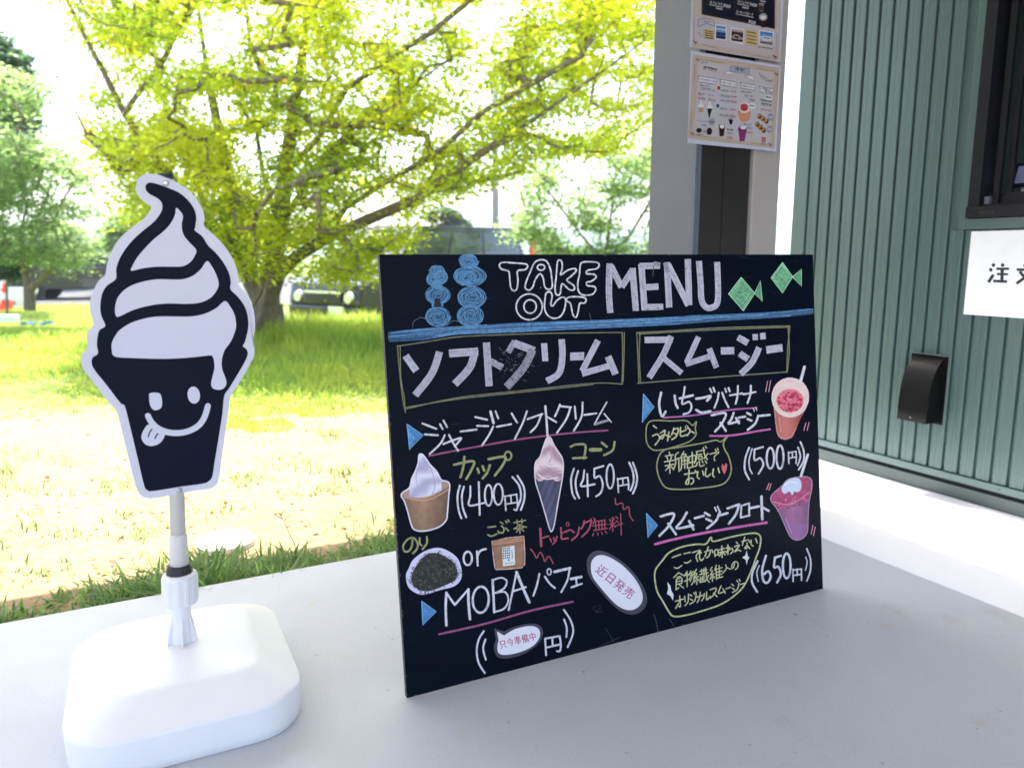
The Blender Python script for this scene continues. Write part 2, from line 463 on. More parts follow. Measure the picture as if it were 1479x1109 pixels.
# ------------------------------------------------------------------ the setting: ground, slab, far land
def axis(a, b, fine, ext):
    v = list(np.arange(a, b+1e-6, fine)); s_ = fine; x = b; y = a; hi = []; lo = []
    while x < ext: s_ *= 1.5; x += s_; hi.append(x)
    s_ = fine
    while y > -ext: s_ *= 1.5; y -= s_; lo.append(y)
    return lo[::-1]+v+hi
xs = axis(-11, 6, 0.22, 900); ys = axis(1.2, 16, 0.22, 900)
gv = []; gf = []
for y in ys:
    for x in xs:
        p = Vector((x, y, 0)); u_, w_, _ = toB(p); z = ground_z(x, y)
        if w_ < W_EDGE+0.05 and u_ > -3.6: z = -0.22
        gv.append((x, y, z))
nx = len(xs)
for j in range(len(ys)-1):
    for i in range(nx-1): gf.append((j*nx+i, j*nx+i+1, (j+1)*nx+i+1, (j+1)*nx+i))
tag(wm('ground', gv, gf, M['soil'], smooth=True), kind='structure')
def rect_sheet(name, pts, mat):
    return tag(wm(name, pts, [(0, 1, 2, 3)], mat), kind='structure')
tag(wm('parking_lot', [(-45, 21, -0.44), (-6, 21, -0.44), (-4.5, 15.4, -0.44), (30, 15.4, -0.44), (30, 48, -0.44), (-45, 48, -0.44)], [(0, 1, 2, 3, 4, 5)], M['asphalt']), kind='structure')
o = tag(wm('concrete_slab', bbox(-3.6, 1.981, -3.2, W_EDGE, -0.32, 0), BF, M['slab']), kind='structure'); bevel(o, 0.006, 2)
o = tag(wm('concrete_strip', bbox(1.985, 2.80, -3.2, 2.75, -0.32, -0.001), BF, M['pale']), kind='structure'); bevel(o, 0.004, 2)
# far hills
hv = []; hf = []
K = 160
for i in range(K+1):
    t = i/K; a = R(-62+124*t); D = 900
    x, y = math.sin(a)*D, math.cos(a)*D
    H = 30+11*noise.noise(Vector((t*7, 3, 0)))+5*noise.noise(Vector((t*22, 9, 0)))+1.6*noise.noise(Vector((t*90, 1, 0)))
    for k, (q, hh) in enumerate(((0.72, -2), (0.82, 0.45), (0.92, 0.85), (1.0, 1.0), (1.2, 0.5))):
        hv.append((x*q, y*q, -1 if k == 0 else H*hh*(1+0.06*noise.noise(Vector((t*60, k*5, 2))))))
for i in range(K):
    for k in range(4): a = i*5+k; hf.append((a, a+5, a+6, a+1))
tag(wm('far_hills', hv, hf, M['hill'], smooth=True), kind='structure')

# thin summer haze: one closed box of even air round everything
hz = N('summer_haze'); vol = hz.n('ShaderNodeVolumePrincipled'); vol.inputs['Density'].default_value = 0.0007; vol.inputs['Color'].default_value = (0.86, 0.92, 1.0, 1)
hz.t.nodes.remove(hz.p); hz.l(vol.outputs[0], hz.out.inputs['Volume'])
XB = max(-min(xs), max(xs), -min(ys), max(ys), 1150)+150
tag(wm('haze', [(-XB, -XB, -2.4), (XB, -XB, -2.4), (XB, XB, -2.4), (-XB, XB, -2.4), (-XB, -XB, 62), (XB, -XB, 62), (XB, XB, 62), (-XB, XB, 62)], BF, hz.m), kind='stuff')

# ------------------------------------------------------------------ green kiosk building
kb = thing('kiosk_building', 'green ribbed metal kiosk wall with a dark service window, right of the white strip', 'building', B(U_WALL, 1.5, 0), 0)
FACE = U_WALL; CORE = U_WALL+0.013
bb('wall', CORE, CORE+0.10, 1.752, 2.50, 0.02, 2.85, M['green'], kb)              # core beside the opening
bb('wall', CORE, CORE+0.10, -2.8, 1.752, 0.02, 1.02, M['green'], kb)
bb('wall', CORE, CORE+0.10, -2.8, 1.752, 2.02, 2.85, M['green'], kb)
bb('end_wall', FACE+0.04, 5.2, 2.46, 2.545, 0.02, 2.85, M['green'], kb)
bb('back_wall', 5.1, 5.2, -2.8, 2.46, 0.02, 2.85, M['green'], kb)
bb('end_wall', FACE+0.12, 5.1, -2.8, -2.7, 0.02, 2.85, M['green'], kb)
bb('roof', FACE-0.02, 5.25, -2.9, 2.6, 2.87, 2.95, M['green'], kb)
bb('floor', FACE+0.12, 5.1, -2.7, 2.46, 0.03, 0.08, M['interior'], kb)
bb('corner_trim', FACE-0.006, FACE+0.035, 2.482, 2.556, 0.10, 2.85, M['green'], kb, 0.003)
bb('base_flashing', FACE-0.010, CORE, -2.8, 2.556, 0.062, 0.090, M['green'], kb, 0.003)
bb('gap_shade_strip', FACE+0.004, CORE, -2.8, 2.55, 0.050, 0.0615, M['darkgap'], kb)  # dark strip standing in for the shaded gap above the skirt
bb('base_skirt', FACE-0.014, CORE, -2.8, 2.56, 0.0015, 0.049, M['greendark'], kb, 0.003)
# siding strips: one shared mesh per length, each strip an object
PITCHW = 0.0605
def strip_mesh(z0, z1):
    prof = [(-0.0245, 0.0125), (-0.0245, 0.003), (-0.0215, 0.0), (-0.006, 0.0), (-0.004, 0.0011), (0.004, 0.0011), (0.006, 0.0), (0.0215, 0.0), (0.0245, 0.003), (0.0245, 0.0125)]
    v = []; n = len(prof)
    for z in (z0, z1):
        for (dw, du) in prof: p = UX*du+WX*dw; v.append((p.x, p.y, z))
    f = [(i, i+1, n+i+1, n+i) for i in range(n-1)]+[tuple(reversed(range(n))), tuple(range(n, 2*n))]
    me = bpy.data.meshes.new('siding_strip'); me.from_pydata(v, [], f); me.update(); me.materials.append(M['green']); return me
sm_full = strip_mesh(0.092, 2.85); sm_low = strip_mesh(0.092, 0.985); sm_top = strip_mesh(2.08, 2.85)
base_inv = MATS[kb.name].inverted()
wq = 2.482-PITCHW/2
while wq > -0.6:
    for me in ([sm_full] if wq > 1.80 else [sm_low, sm_top]):
        o = bpy.data.objects.new('siding_strip', me); COL.objects.link(o); o.parent = kb; o.location = base_inv @ B(FACE, wq, 0)
    wq -= PITCHW
# window surround and sliding frame
bb('window_trim', FACE-0.012, FACE+0.02, 1.742, 1.772, 0.988, 2.07, M['green'], kb, 0.002)
bb('window_trim', FACE-0.012, FACE+0.02, 0.66, 1.7415, 0.988, 1.026, M['green'], kb, 0.002)
bb('window_trim', FACE-0.012, FACE+0.02, 0.66, 1.7415, 2.03, 2.07, M['green'], kb, 0.002)
wf = bb('window_frame', FACE-0.022, FACE+0.09, 1.700, 1.7410, 1.031, 2.028, M['winframe'], kb, 0.002)
bb('window_frame', FACE-0.030, FACE+0.09, 0.70, 1.7410, 1.0275, 1.066, M['winframe'], kb, 0.002)
bb('window_frame', FACE-0.012, FACE+0.09, 0.70, 1.699, 1.067, 1.074, M['winframe'], kb, 0.001)
bb('window_frame', FACE-0.022, FACE+0.09, 0.70, 1.699, 1.99, 2.028, M['winframe'], kb, 0.002)
bb('window_rail', FACE+0.03, FACE+0.038, 0.70, 1.699, 1.075, 1.112, M['winframe'], kb, 0.001)
bb('window_rail', FACE+0.058, FACE+0.066, 0.70, 1.699, 1.075, 1.10, M['winframe'], kb, 0.001)
bb('window_sash', FACE+0.012, FACE+0.030, 1.655, 1.675, 1.075, 1.99, M['winframe'], kb, 0.001)
bb('window_sash', FACE+0.040, FACE+0.056, 1.63, 1.648, 1.075, 1.99, M['winframe'], kb, 0.001)
bb('window_stop', FACE-0.004, FACE+0.02, 1.676, 1.694, 1.075, 1.10, M['trim'], kb, 0.001)
bb('drain_slot', FACE-0.0315, FACE-0.029, 1.635, 1.69, 1.040, 1.050, M['darkgap'], kb)
bb('drain_slot', FACE-0.0315, FACE-0.029, 1.672, 1.712, 1.058, 1.062, M['darkgap'], kb)
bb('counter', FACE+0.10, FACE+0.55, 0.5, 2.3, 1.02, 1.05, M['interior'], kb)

# tablet on the counter inside the window
tb = thing('tablet_stand', 'grey tablet on a white stand just inside the service window', 'tablet', B(FACE+0.16, 1.6, 1.05), 0)
def tiltbox(name, w0, w1, z0, z1, ub, ut, th, mat, parent):
    v = [B(ub, w0, z0), B(ub+th, w0, z0), B(ub+th, w1, z0), B(ub, w1, z0), B(ut, w0, z1), B(ut+th, w0, z1), B(ut+th, w1, z1), B(ut, w1, z1)]
    return bevel(wm(name, v, BF, mat, parent), 0.003)
tiltbox('tablet_body', 1.46, 1.706, 1.135, 1.222, FACE+0.14, FACE+0.165, 0.014, M['winframe'], tb)
tiltbox('tablet_screen', 1.475, 1.682, 1.150, 1.211, FACE+0.1445-0.0015, FACE+0.1625-0.0015, 0.003, M['screen'], tb)
bb('stand_foot', FACE+0.11, FACE+0.24, 1.56, 1.68, 1.052, 1.062, M['white'], tb, 0.002)
bb('stand_neck', FACE+0.165, FACE+0.18, 1.60, 1.668, 1.063, 1.150, M['white'], tb, 0.002)

M['sealant'] = plain('grey_sealant', srgb((92, 104, 106)), 0.5)
# small rivets along the base flashing
for k_ in range(7):
    wv = 2.44-k_*0.302; v = []; f = []; tube(v, f, [B(FACE-0.010, wv, 0.076), B(FACE-0.0125, wv, 0.076)], [0.0035, 0.0025], 8); wm('rivet', v, f, M['greendark'], kb)
# vent hood
vh = thing('vent_hood', 'black curved metal vent hood low on the green wall', 'vent', B(FACE, 1.84, 0.27), 0)
prof = [(0.0, 0.512), (0.016, 0.506), (0.034, 0.490), (0.050, 0.466), (0.063, 0.436), (0.072, 0.400), (0.077, 0.360), (0.079, 0.315), (0.079, 0.272)]
w0, w1, th = 1.784, 1.902, 0.0015
vv = []; ff = []
for k, ww in enumerate((w0, w1)):
    for (d, z) in prof: vv.append(B(FACE-0.002-d, ww, z))
n_ = len(prof)
for (d, z) in prof: vv.append(B(FACE-0.002-max(d-0.002, 0), w0, z-0.002))
for (d, z) in prof: vv.append(B(FACE-0.002-max(d-0.002, 0), w1, z-0.002))
for i in range(n_-1):
    ff.append((i, i+1, n_+i+1, n_+i)); ff.append((2*n_+i, 3*n_+i, 3*n_+i+1, 2*n_+i+1))
ff.append((n_-1, 3*n_-1, 4*n_-1, 2*n_-1))
o = wm('hood_cover', vv, ff, M['hood'], vh, smooth=True); recalc(o)
for ww, d in ((w0-0.0016, 0), (w1, 0)):
    pts = [B(FACE-0.002-d_, ww, z) for d_, z in prof]+[B(FACE-0.002, ww, 0.272)]
    v, f = prism(pts, WX*0.0015); recalc(wm('side_cheek', v, f, M['hood'], vh))
bb('flange', FACE-0.0045, FACE-0.0015, 1.768, 1.918, 0.262, 0.522, M['hood'], vh, 0.001)
bb('sealant_bead', FACE-0.006, FACE-0.0005, 1.772, 1.914, 0.5225, 0.5265, M['sealant'], vh, 0.001)
bb('sealant_bead', FACE-0.004, FACE-0.0005, 1.7655, 1.7675, 0.262, 0.522, M['sealant'], vh, 0.001)
bb('inner_mesh', FACE-0.030, FACE-0.028, w0+0.004, w1-0.004, 0.276, 0.44, M['interior'], vh)
v = []; f = []; tube(v, f, [B(FACE-0.081, 1.845, 0.286), B(FACE-0.085, 1.845, 0.286)], [0.0045, 0.0035], 10)
wm('screw', v, f, M['screw'], vh)

# notice sheet under the window
ns = thing('notice_sheet', 'white notice with large black characters taped below the service window', 'notice', B(FACE-0.004, 1.52, 0.83), 0)
bb('paper', FACE-0.0045, FACE-0.003, 1.31, 1.728, 0.685, 0.981, M['white'], ns)
fl = Flat('notice', B(FACE-0.0045, 0, 0), -UX, (1380, 180, 3.7), 0.0003)
ink = (34, 30, 46)
for x, y in ((203, 751), (189, 776), (252, 751)): fl.disc(x, y, 9.5, 9.5, ink)
fl.stroke([(203, 802), (176, 843)], 16, ink, cap=False)
fl.stroke([(218, 771), (286, 771)], 13, ink, cap=False); fl.stroke([(222, 799), (281, 800)], 12, ink, cap=False)
fl.stroke([(202, 836), (276, 839)], 14, ink, cap=False); fl.stroke([(250, 768), (248, 836)], 17, ink, cap=False)
fl.stroke([(327, 775), (420, 777)], 14, ink, cap=False); fl.disc(372, 753, 9.5, 9.5, ink)
fl.stroke([(398, 782), (376, 812), (326, 850)], 16, ink, cap=False); fl.stroke([(343, 784), (370, 815), (424, 850)], 16, ink, cap=False)
fl.done('lettering', ns, M['print'])

# ------------------------------------------------------------------ canopy with its columns
cn = thing('canopy', 'flat pale canopy roof over the concrete slab', 'canopy', B(0, 0, 2.72), 0)
bb('roof_deck', -3.7, 2.27, -2.4, 3.85, 2.72, 2.84, M['roof'], cn)  # unseen deck; far edge and open side gap shaped for where sun lands
bb('roof_deck', 2.272, 2.74, -2.4, -0.9, 2.72, 2.84, M['roof'], cn)
bb('beam', -3.6, 2.25, 2.16, 2.38, 2.56, 2.718, M['roof'], cn)
bb('beam', -3.6, 2.70, -2.2, -2.0, 2.56, 2.718, M['roof'], cn)
for uu, lab in ((1.832, 'square steel column with a dark front panel, behind the menu board'), (-3.5, 'plain steel column at the far left end of the slab')):
    cl = thing('column', lab, 'column', B(uu, 2.144, 0), 0, 'columns carrying the canopy')
    bb('shaft', uu, uu+0.0295, 2.147, 2.392, 0.0, 2.558, M['colgrey'], cl, 0.002)
    bb('edge_trim', uu+0.0005, uu+0.0125, 2.141, 2.1465, 0.0, 2.55, M['trim'], cl, 0.001)
    bb('edge_trim', uu+0.0145, uu+0.0285, 2.143, 2.1465, 0.0, 2.55, M['trim'], cl, 0.001)
    bb('front_panel', uu+0.030, uu+0.275, 2.165, 2.20, 0.0, 2.555, M['coldark'], cl)
    bb('front_panel', uu+0.150, uu+0.153, 2.163, 2.166, 0.0, 2.555, M['coldark'], cl)
    bb('shaft', uu+0.276, uu+0.415, 2.150, 2.392, 0.0, 2.558, M['colcream'], cl, 0.012)
    bb('back_plate', uu+0.030, uu+0.275, 2.37, 2.39, 0.0, 2.555, M['colgrey'], cl)

# posters on the column
def poster(label, u0, u1, z0, z1, tilt, off):
    p = thing('menu_poster', label, 'poster', B((u0+u1)/2, 2.139-off, (z0+z1)/2), 0, 'menu posters on the column')
    v = []; f = []; NX, NZ = 8, 8
    for side in (0, 1):
        for j in range(NZ+1):
            for i in range(NX+1):
                s_, t = i/NX, j/NZ
                v.append(B(u0+(u1-u0)*s_, 2.1385-off+side*0.0008, z0+(z1-z0)*t+tilt*s_))
    q = (NX+1)*(NZ+1)
    for j in range(NZ):
        for i in range(NX):
            a = j*(NX+1)+i; f.append((a, a+1, a+NX+2, a+NX+1)); f.append((q+a, q+a+NX+1, q+a+NX+2, q+a+1))
    wm('paper', v, f, M['poster'], p); return p
p1 = poster('upper laminated drinks poster with a black panel and three small photos, on the column', 1.786, 2.203, 1.583, 1.880, -0.002, 0.0)
p2 = poster('lower laminated poster with four ribbon headings and small dessert pictures, on the column', 1.789, 2.204, 1.274, 1.571, -0.003, 0.003)
D1 = (52, 50, 66); PK = (196, 120, 140); BG = (206, 196, 186); BL = (96, 112, 170)
def squig(fl, x0, y0, x1, y1, h, col, n=None, wd=4):
    n = n or max(3, int(math.hypot(x1-x0, y1-y0)/(h*0.9)))
    for i in range(n):
        t = (i+0.5)/n; x = x0+(x1-x0)*t; y = y0+(y1-y0)*t; q = h*0.35
        wd = wd+1.5 if i == 0 else wd
        fl.stroke([(x-q, y-q*random.uniform(.3, 1)), (x+q, y-q*random.uniform(.0, .8))], wd, col)
        fl.stroke([(x+random.uniform(-q, q), y-q), (x+random.uniform(-q, q), y+q)], wd, col)
pp2 = B(0, 2.1355, 0)
fl = Flat('p2', pp2, -WX, (960, 60, 6.93), 0.0006)
fl.poly([(287, 132), (1150, 268), (1097, 1072), (234, 972)], (204, 190, 176))
fl.poly([(340, 190), (1100, 315), (1055, 1030), (290, 930)], (206, 202, 206))
fl.poly([(380, 330), (1060, 440), (1020, 960), (340, 860)], (206, 207, 218))
for a in (((345, 180), (590, 215)), ((930, 270), (1110, 300)), ((300, 230), (296, 400)), ((275, 700), (262, 880)), ((310, 940), (510, 970)), ((860, 1020), (1010, 1035)), ((1128, 370), (1122, 520))): fl.stroke(a, 3.5, (150, 120, 90))
for x, y in ((328, 186), (1118, 330), (275, 925), (1055, 1035)):
    fl.disc(x-6, y-6, 12, 6, (110, 70, 40), 0.6); fl.disc(x+8, y+5, 12, 6, (110, 70, 40), -0.6); fl.ell(x, y, 24, 24, 2.5, (190, 140, 90))
squig(fl, 360, 215, 425, 215, 22, (120, 126, 140)); squig(fl, 390, 262, 520, 290, 46, (96, 104, 122), 6, 6)
fl.poly([(655, 252), (700, 250), (850, 280), (848, 338), (800, 322), (650, 300)], (172, 184, 208)); fl.stroke([(655, 252), (700, 250), (850, 280), (848, 338), (800, 322), (650, 300), (655, 252)], 4, (84, 96, 124), curve=False)
fl.poly([(590, 325), (640, 300), (680, 315), (670, 330)], (236, 238, 246)); fl.stroke([(590, 325), (640, 300), (680, 315), (670, 330), (590, 325)], 3, (84, 96, 124), curve=False)
fl.poly([(800, 340), (880, 350), (893, 390), (845, 372)], (236, 238, 246)); fl.stroke([(800, 340), (880, 350), (893, 390), (845, 372), (800, 340)], 3, (84, 96, 124), curve=False)
fl.text('MENU', 705, 274, 795, 288, 34, (60, 70, 96))
fl.stroke([(945, 310), (970, 365), (1040, 400), (1090, 380)], 3, D1)
for t in range(6): fl.poly([(950+t*22, 330+t*13), (966+t*22, 336+t*13), (955+t*22, 350+t*13)], (90, 110, 150))
for (x0, y0, x1, y1, h, txt) in ((332, 345, 522, 375, 58, 'ソフトクリーム'), (550, 380, 724, 410, 54, 'コーヒー'), (755, 412, 916, 440, 54, 'スムージー'), (946, 450, 1096, 478, 54, '')):
    P_ = [(x0, y0), (x1, y1), (x1-14, y1+h/2), (x1-6, y1+h), (x0+2, y0+h), (x0+14, y0+h/2)]
    fl.poly(P_, (226, 228, 238)); fl.stroke(P_+[P_[0]], 4.5, (64, 70, 96), curve=False)
    if txt: fl.text(txt, x0+22, y0+h/2+4, x1-18, y1+h/2-2, 30, (40, 52, 110))
    else: squig(fl, x0+30, y0+20, x1-40, y1+10, 20, (40, 52, 110)); squig(fl, x0+50, y0+44, x1-20, y1+38, 20, (40, 52, 110))
fl.text('ジャージー', 350, 436, 455, 452, 28, D1); fl.text('ソフトクリーム', 366, 470, 500, 492, 32, D1)
fl.text('カップ', 334, 522, 398, 532, 28, D1); fl.text('コーン', 432, 534, 492, 545, 28, (120, 120, 130))
fl.text('¥400', 336, 568, 408, 580, 32, PK); fl.text('¥450', 436, 582, 512, 596, 32, PK)
fl.disc(541, 467, 15, 20, (200, 60, 60)); fl.disc(531, 646, 15, 20, (70, 100, 180))
for y, t, pr in ((488, 'レギュラー', 1), (542, 'カフェモカ', 1), (590, 'カフェラテ', '¥400'), (670, 'レギュラー', 1), (734, 'カフェラテ', '¥400')):
    x = 560 if y < 620 else 550
    fl.text(t, x, y, x+88, y+12, 28, D1)
    if pr == 1: squig(fl, x+98, y+12, x+162, y+18, 20, PK, 4, 3.5)
    else: fl.text(pr, x+96, y+12, x+162, y+18, 30, PK)
fl.text('いちごバナナ', 765, 503, 872, 514, 26, D1); fl.text('スムージー', 800, 542, 894, 552, 26, D1); fl.text('¥500', 848, 586, 904, 592, 30, PK)
def softserve(x, y, k, cone):
    fl.poly([(x, y-62*k), (x+14*k, y-30*k), (x+30*k, y), (x+22*k, y+16*k), (x-22*k, y+16*k), (x-30*k, y), (x-14*k, y-30*k)], (244, 242, 246), True)
    for t in (0, 1, 2): fl.stroke([(x-22*k+t*6*k, y+6*k-t*20*k), (x, y+12*k-t*20*k), (x+22*k-t*6*k, y+2*k-t*20*k)], 4*k, (196, 196, 206))
    if cone: fl.poly([(x-26*k, y+14*k), (x+26*k, y+14*k), (x-8*k, y+120*k)], (44, 44, 70))
    else: fl.poly([(x-28*k, y+14*k), (x+28*k, y+14*k), (x+20*k, y+62*k), (x-20*k, y+62*k)], (200, 172, 140))
softserve(364, 650, 0.95, False); softserve(452, 660, 0.95, True)
fl.poly([(735, 690), (855, 700), (840, 790), (765, 798)], (226, 160, 120), True); fl.disc(798, 665, 54, 56, (238, 226, 224)); fl.disc(796, 662, 40, 38, (214, 90, 96))
for t in range(16): fl.disc(796+random.uniform(-30, 30), 662+random.uniform(-28, 28), 6, 6, (160, 36, 50))
fl.poly([(835, 628), (900, 622), (905, 668), (860, 675)], (230, 234, 248), True); squig(fl, 850, 640, 895, 652, 22, BL, 3)
fl.disc(778, 880, 44, 34, (150, 40, 120)); fl.poly([(738, 885), (820, 890), (800, 1000), (752, 1000)], (140, 60, 120)); fl.disc(786, 864, 30, 18, (240, 238, 246))
fl.text('スムージー', 785, 828, 878, 840, 24, D1); fl.text('フロート', 822, 862, 880, 872, 26, D1); fl.text('¥650', 822, 908, 884, 916, 28, PK)
fl.poly([(540, 845), (604, 852), (590, 950), (552, 950)], (54, 36, 34)); fl.disc(572, 848, 33, 18, (120, 100, 96)); fl.disc(574, 852, 24, 20, (244, 242, 244))
fl.poly([(640, 780), (684, 784), (674, 832), (652, 832)], (50, 40, 44)); fl.text('ICE', 642, 768, 684, 772, 18, (90, 110, 170))
squig(fl, 622, 880, 690, 892, 24, D1); fl.text('フロート', 622, 915, 690, 925, 24, D1); fl.text('¥500', 622, 960, 680, 968, 26, PK)
for i, (x, y) in enumerate(((950, 752), (985, 775), (1018, 802), (928, 832), (960, 862), (992, 892))):
    fl.disc(x, y, 23, 27, (146, 100, 50)); fl.disc(x-4, y-6, 13, 14, (206, 170, 96)); fl.disc(x+4, y+5, 7, 8, (70, 50, 30))
fl.disc(1060, 760, 32, 38, (160, 164, 186)); fl.disc(1052, 880, 30, 38, (160, 164, 186)); squig(fl, 1040, 760, 1080, 764, 22, (230, 230, 240), 2); squig(fl, 1034, 880, 1072, 884, 22, (230, 230, 240), 2)
fl.poly([(1012, 540), (1068, 548), (1066, 588), (1010, 580)], (232, 234, 246), True); squig(fl, 1016, 556, 1064, 566, 20, D1, 4)
squig(fl, 955, 590, 1075, 606, 26, D1); squig(fl, 965, 625, 1070, 645, 28, D1); squig(fl, 962, 680, 1070, 700, 24, PK)
fl.disc(470, 806, 34, 38, (170, 176, 192)); squig(fl, 448, 806, 494, 812, 24, (110, 120, 150), 3); fl.text('トッピング', 326, 792, 428, 806, 28, (130, 150, 206)); squig(fl, 370, 838, 420, 846, 16, (130, 150, 206), 4)
fl.disc(344, 892, 27, 24, (30, 32, 36)); fl.disc(448, 902, 28, 36, (36, 40, 40)); squig(fl, 384, 902, 412, 906, 16, D1, 2, 3); squig(fl, 320, 935, 370, 940, 12, D1, 4, 3)
fl.stroke([(970, 962), (1012, 968)], 9, (196, 60, 60)); fl.stroke([(982, 966), (975, 1008)], 8, (196, 60, 60)); fl.stroke([(1004, 970), (1002, 1010)], 8, (196, 60, 60)); fl.stroke([(984, 986), (1000, 988)], 6, (196, 60, 60)); fl.stroke([(984, 1000), (1000, 1003)], 6, (196, 60, 60)); fl.stroke([(965, 1022), (1018, 1028)], 4, D1)
fl.done('printing', p2, M['posterprint'])
pp1 = B(0, 2.1385, 0)
fl = Flat('p1', pp1, -WX, (960, 0, 6.1625), 0.0006)
fl.poly([(250, 380), (262, -860), (1050, -760), (1022, 545), (245, 425)], (206, 194, 188))
fl.poly([(262, 150), (1010, 250), (1000, 500), (262, 380)], (204, 200, 208))
fl.poly([(330, -600), (990, -520), (982, 262), (328, 132)], (58, 42, 46))
fl.poly([(346, -580), (972, -506), (965, 245), (345, 122)], (22, 22, 44))
WH = (226, 224, 234)
for (x0, y0, x1, y1, t) in ((400, 22, 518, 44, 'カフェラテ'), (648, 14, 752, 36, 'カフェラテ'), (634, 104, 790, 134, 'コーヒーフロート')):
    fl.text(t, x0, y0, x1, y1, 30, WH); fl.stroke([(x0, y0+22), (x1, y1+24)], 5, WH)
fl.text('¥400', 522, 50, 588, 64, 34, WH); fl.text('¥400', 758, 40, 824, 54, 34, WH); fl.text('¥500', 746, 194, 812, 210, 34, WH)
squig(fl, 455, 76, 515, 88, 14, WH, 5, 3); squig(fl, 690, 68, 748, 80, 14, WH, 5, 3); squig(fl, 850, 10, 900, 20, 16, WH, 4, 3)
fl.poly([(838, 28), (886, 32), (876, 108), (848, 106)], (150, 136, 140)); fl.poly([(843, 52), (882, 56), (874, 98), (850, 96)], (70, 40, 30))
fl.poly([(844, 170), (906, 178), (888, 250), (858, 246)], (60, 36, 36)); fl.disc(876, 154, 38, 34, (170, 164, 172)); fl.disc(876, 158, 24, 20, (240, 238, 244))
fl.stroke([(300, 178), (360, 168), (428, 184), (440, 232), (370, 214), (300, 236), (300, 178)], 5, BL); fl.text('こだわり', 325, 190, 415, 200, 26, BL)
for q in ([(345, 258), (440, 272), (438, 358), (340, 345)], [(722, 268), (824, 284), (822, 418), (716, 402)]):
    fl.poly(q, (214, 194, 140))
    for k in range(4): squig(fl, q[0][0]+12, q[0][1]+18+k*((q[3][1]-q[0][1])/4.4), q[1][0]-8, q[1][1]+18+k*((q[3][1]-q[0][1])/4.4), 13, (70, 60, 50), 7, 3)
def snap(q, cols):
    fl.poly(q, (236, 236, 244)); (ax, ay), (bx, by), (cx, cy), (dx, dy) = q
    n_ = len(cols)
    for k, c_ in enumerate(cols):
        t0, t1 = 0.08+0.84*k/n_, 0.08+0.84*(k+1)/n_
        def pp(s_, t): return (ax+(bx-ax)*s_+(dx-ax)*t, ay+(by-ay)*s_+(dy-ay)*t)
        fl.poly([pp(.08, t0), pp(.92, t0), pp(.92, t1), pp(.08, t1)], c_)
snap([(450, 218), (552, 232), (550, 366), (448, 352)], [(90, 140, 200), (180, 206, 230), (110, 160, 200), (40, 60, 100), (60, 90, 140), (30, 44, 80)])
snap([(588, 246), (712, 266), (696, 400), (580, 372)], [(180, 170, 176), (80, 56, 56), (60, 40, 44), (170, 150, 146), (70, 44, 44)]); fl.disc(640, 330, 34, 18, (196, 190, 196), 0.3); fl.disc(640, 332, 24, 12, (80, 50, 44), 0.3)
snap([(838, 268), (972, 288), (966, 412), (838, 398)], [(70, 140, 214), (110, 170, 230), (190, 210, 234), (170, 170, 180), (120, 116, 116)]); fl.poly([(872, 320), (944, 330), (950, 372), (864, 364)], (222, 224, 232)); fl.poly([(880, 334), (936, 342), (936, 350), (880, 342)], (70, 70, 86))
squig(fl, 830, 420, 965, 440, 14, (90, 60, 40), 9, 3); squig(fl, 300, 290, 330, 330, 12, BL, 3, 2.5)
for a in (((330, 400), (475, 432)), ((790, 492), (940, 520)), ((262, 180), (260, 360)), ((1000, 300), (990, 480))): fl.stroke(a, 3.5, (150, 120, 90))
for x, y in ((270, 378), (982, 508)): fl.disc(x-6, y-6, 12, 6, (110, 50, 40), 0.6); fl.disc(x+8, y+5, 12, 6, (110, 50, 40), -0.6); fl.ell(x, y, 24, 24, 2.5, (200, 140, 120))
fl.done('printing', p1, M['posterprint'])
# ------------------------------------------------------------------ the menu board
BLc = on(588, 1008, Vector(), Vector((0, 0, 1))); BRc = on(1189, 850, Vector(), Vector((0, 0, 1)))
bu = (BRc-BLc); BW = bu.length; bu.normalize()
bn_h = Vector((bu.y, -bu.x, 0))                       # horizontal, towards the camera
LEAN = R(6.95)
bvv = -bn_h*math.sin(LEAN)+Vector((0, 0, math.cos(LEAN))); bn = bn_h*math.cos(LEAN)+Vector((0, 0, math.sin(LEAN)))
BH = CAM_H/math.cos(LEAN); BT = 0.012
mb = thing('menu_board', 'large black chalk menu board with TAKE OUT MENU lettering leaning back on the slab', 'menu board', (BLc+BRc)/2, 0)
def BP(a, b, d=0): return BLc+bu*a+bvv*b+bn*d
O_ = [BP(0, 0), BP(BW, 0), BP(BW, BH), BP(0, BH)]
v, f = prism([p-bn*0.0008 for p in O_], -bn*BT)
o = wm('panel', v, f, [M['board'], M['boardedge']], mb); recalc(o)
wn = bn
for p in o.data.polygons:
    if abs((p.normal).dot(wn)) < 0.5: p.material_index = 1
def bar(name, a, b, wa, wb, mat, parent, side=None):
    a = Vector(a); b = Vector(b); d = (b-a).normalized(); s_ = d.cross(side or bn).normalized(); t = s_.cross(d)
    v = []
    for p in (a, b):
        for i, j in ((-1, -1), (1, -1), (1, 1), (-1, 1)): v.append(p+s_*wa*i+t*wb*j)
    return bevel(wm(name, v, BF, mat, parent), 0.002)
for a in (0.36, BW-0.2):
    top = BP(a, BH*0.82, -BT-0.018); bar('batten', BP(a, 0.03, -BT-0.012), BP(a, BH-0.04, -BT-0.012), 0.018, 0.010, M['wood'], mb)
    foot = top-bn_h*0.34; foot = BLc+bu*a-bn_h*0.36; foot.z = 0.012
    bar('prop_leg', top-bn_h*0.014, foot, 0.015, 0.010, M['wood'], mb)
bar('cross_bar', BLc+bu*0.36-bn_h*0.32+Vector((0, 0, 0.16)), BLc+bu*(BW-0.2)-bn_h*0.32+Vector((0, 0, 0.16)), 0.012, 0.008, M['wood'], mb)
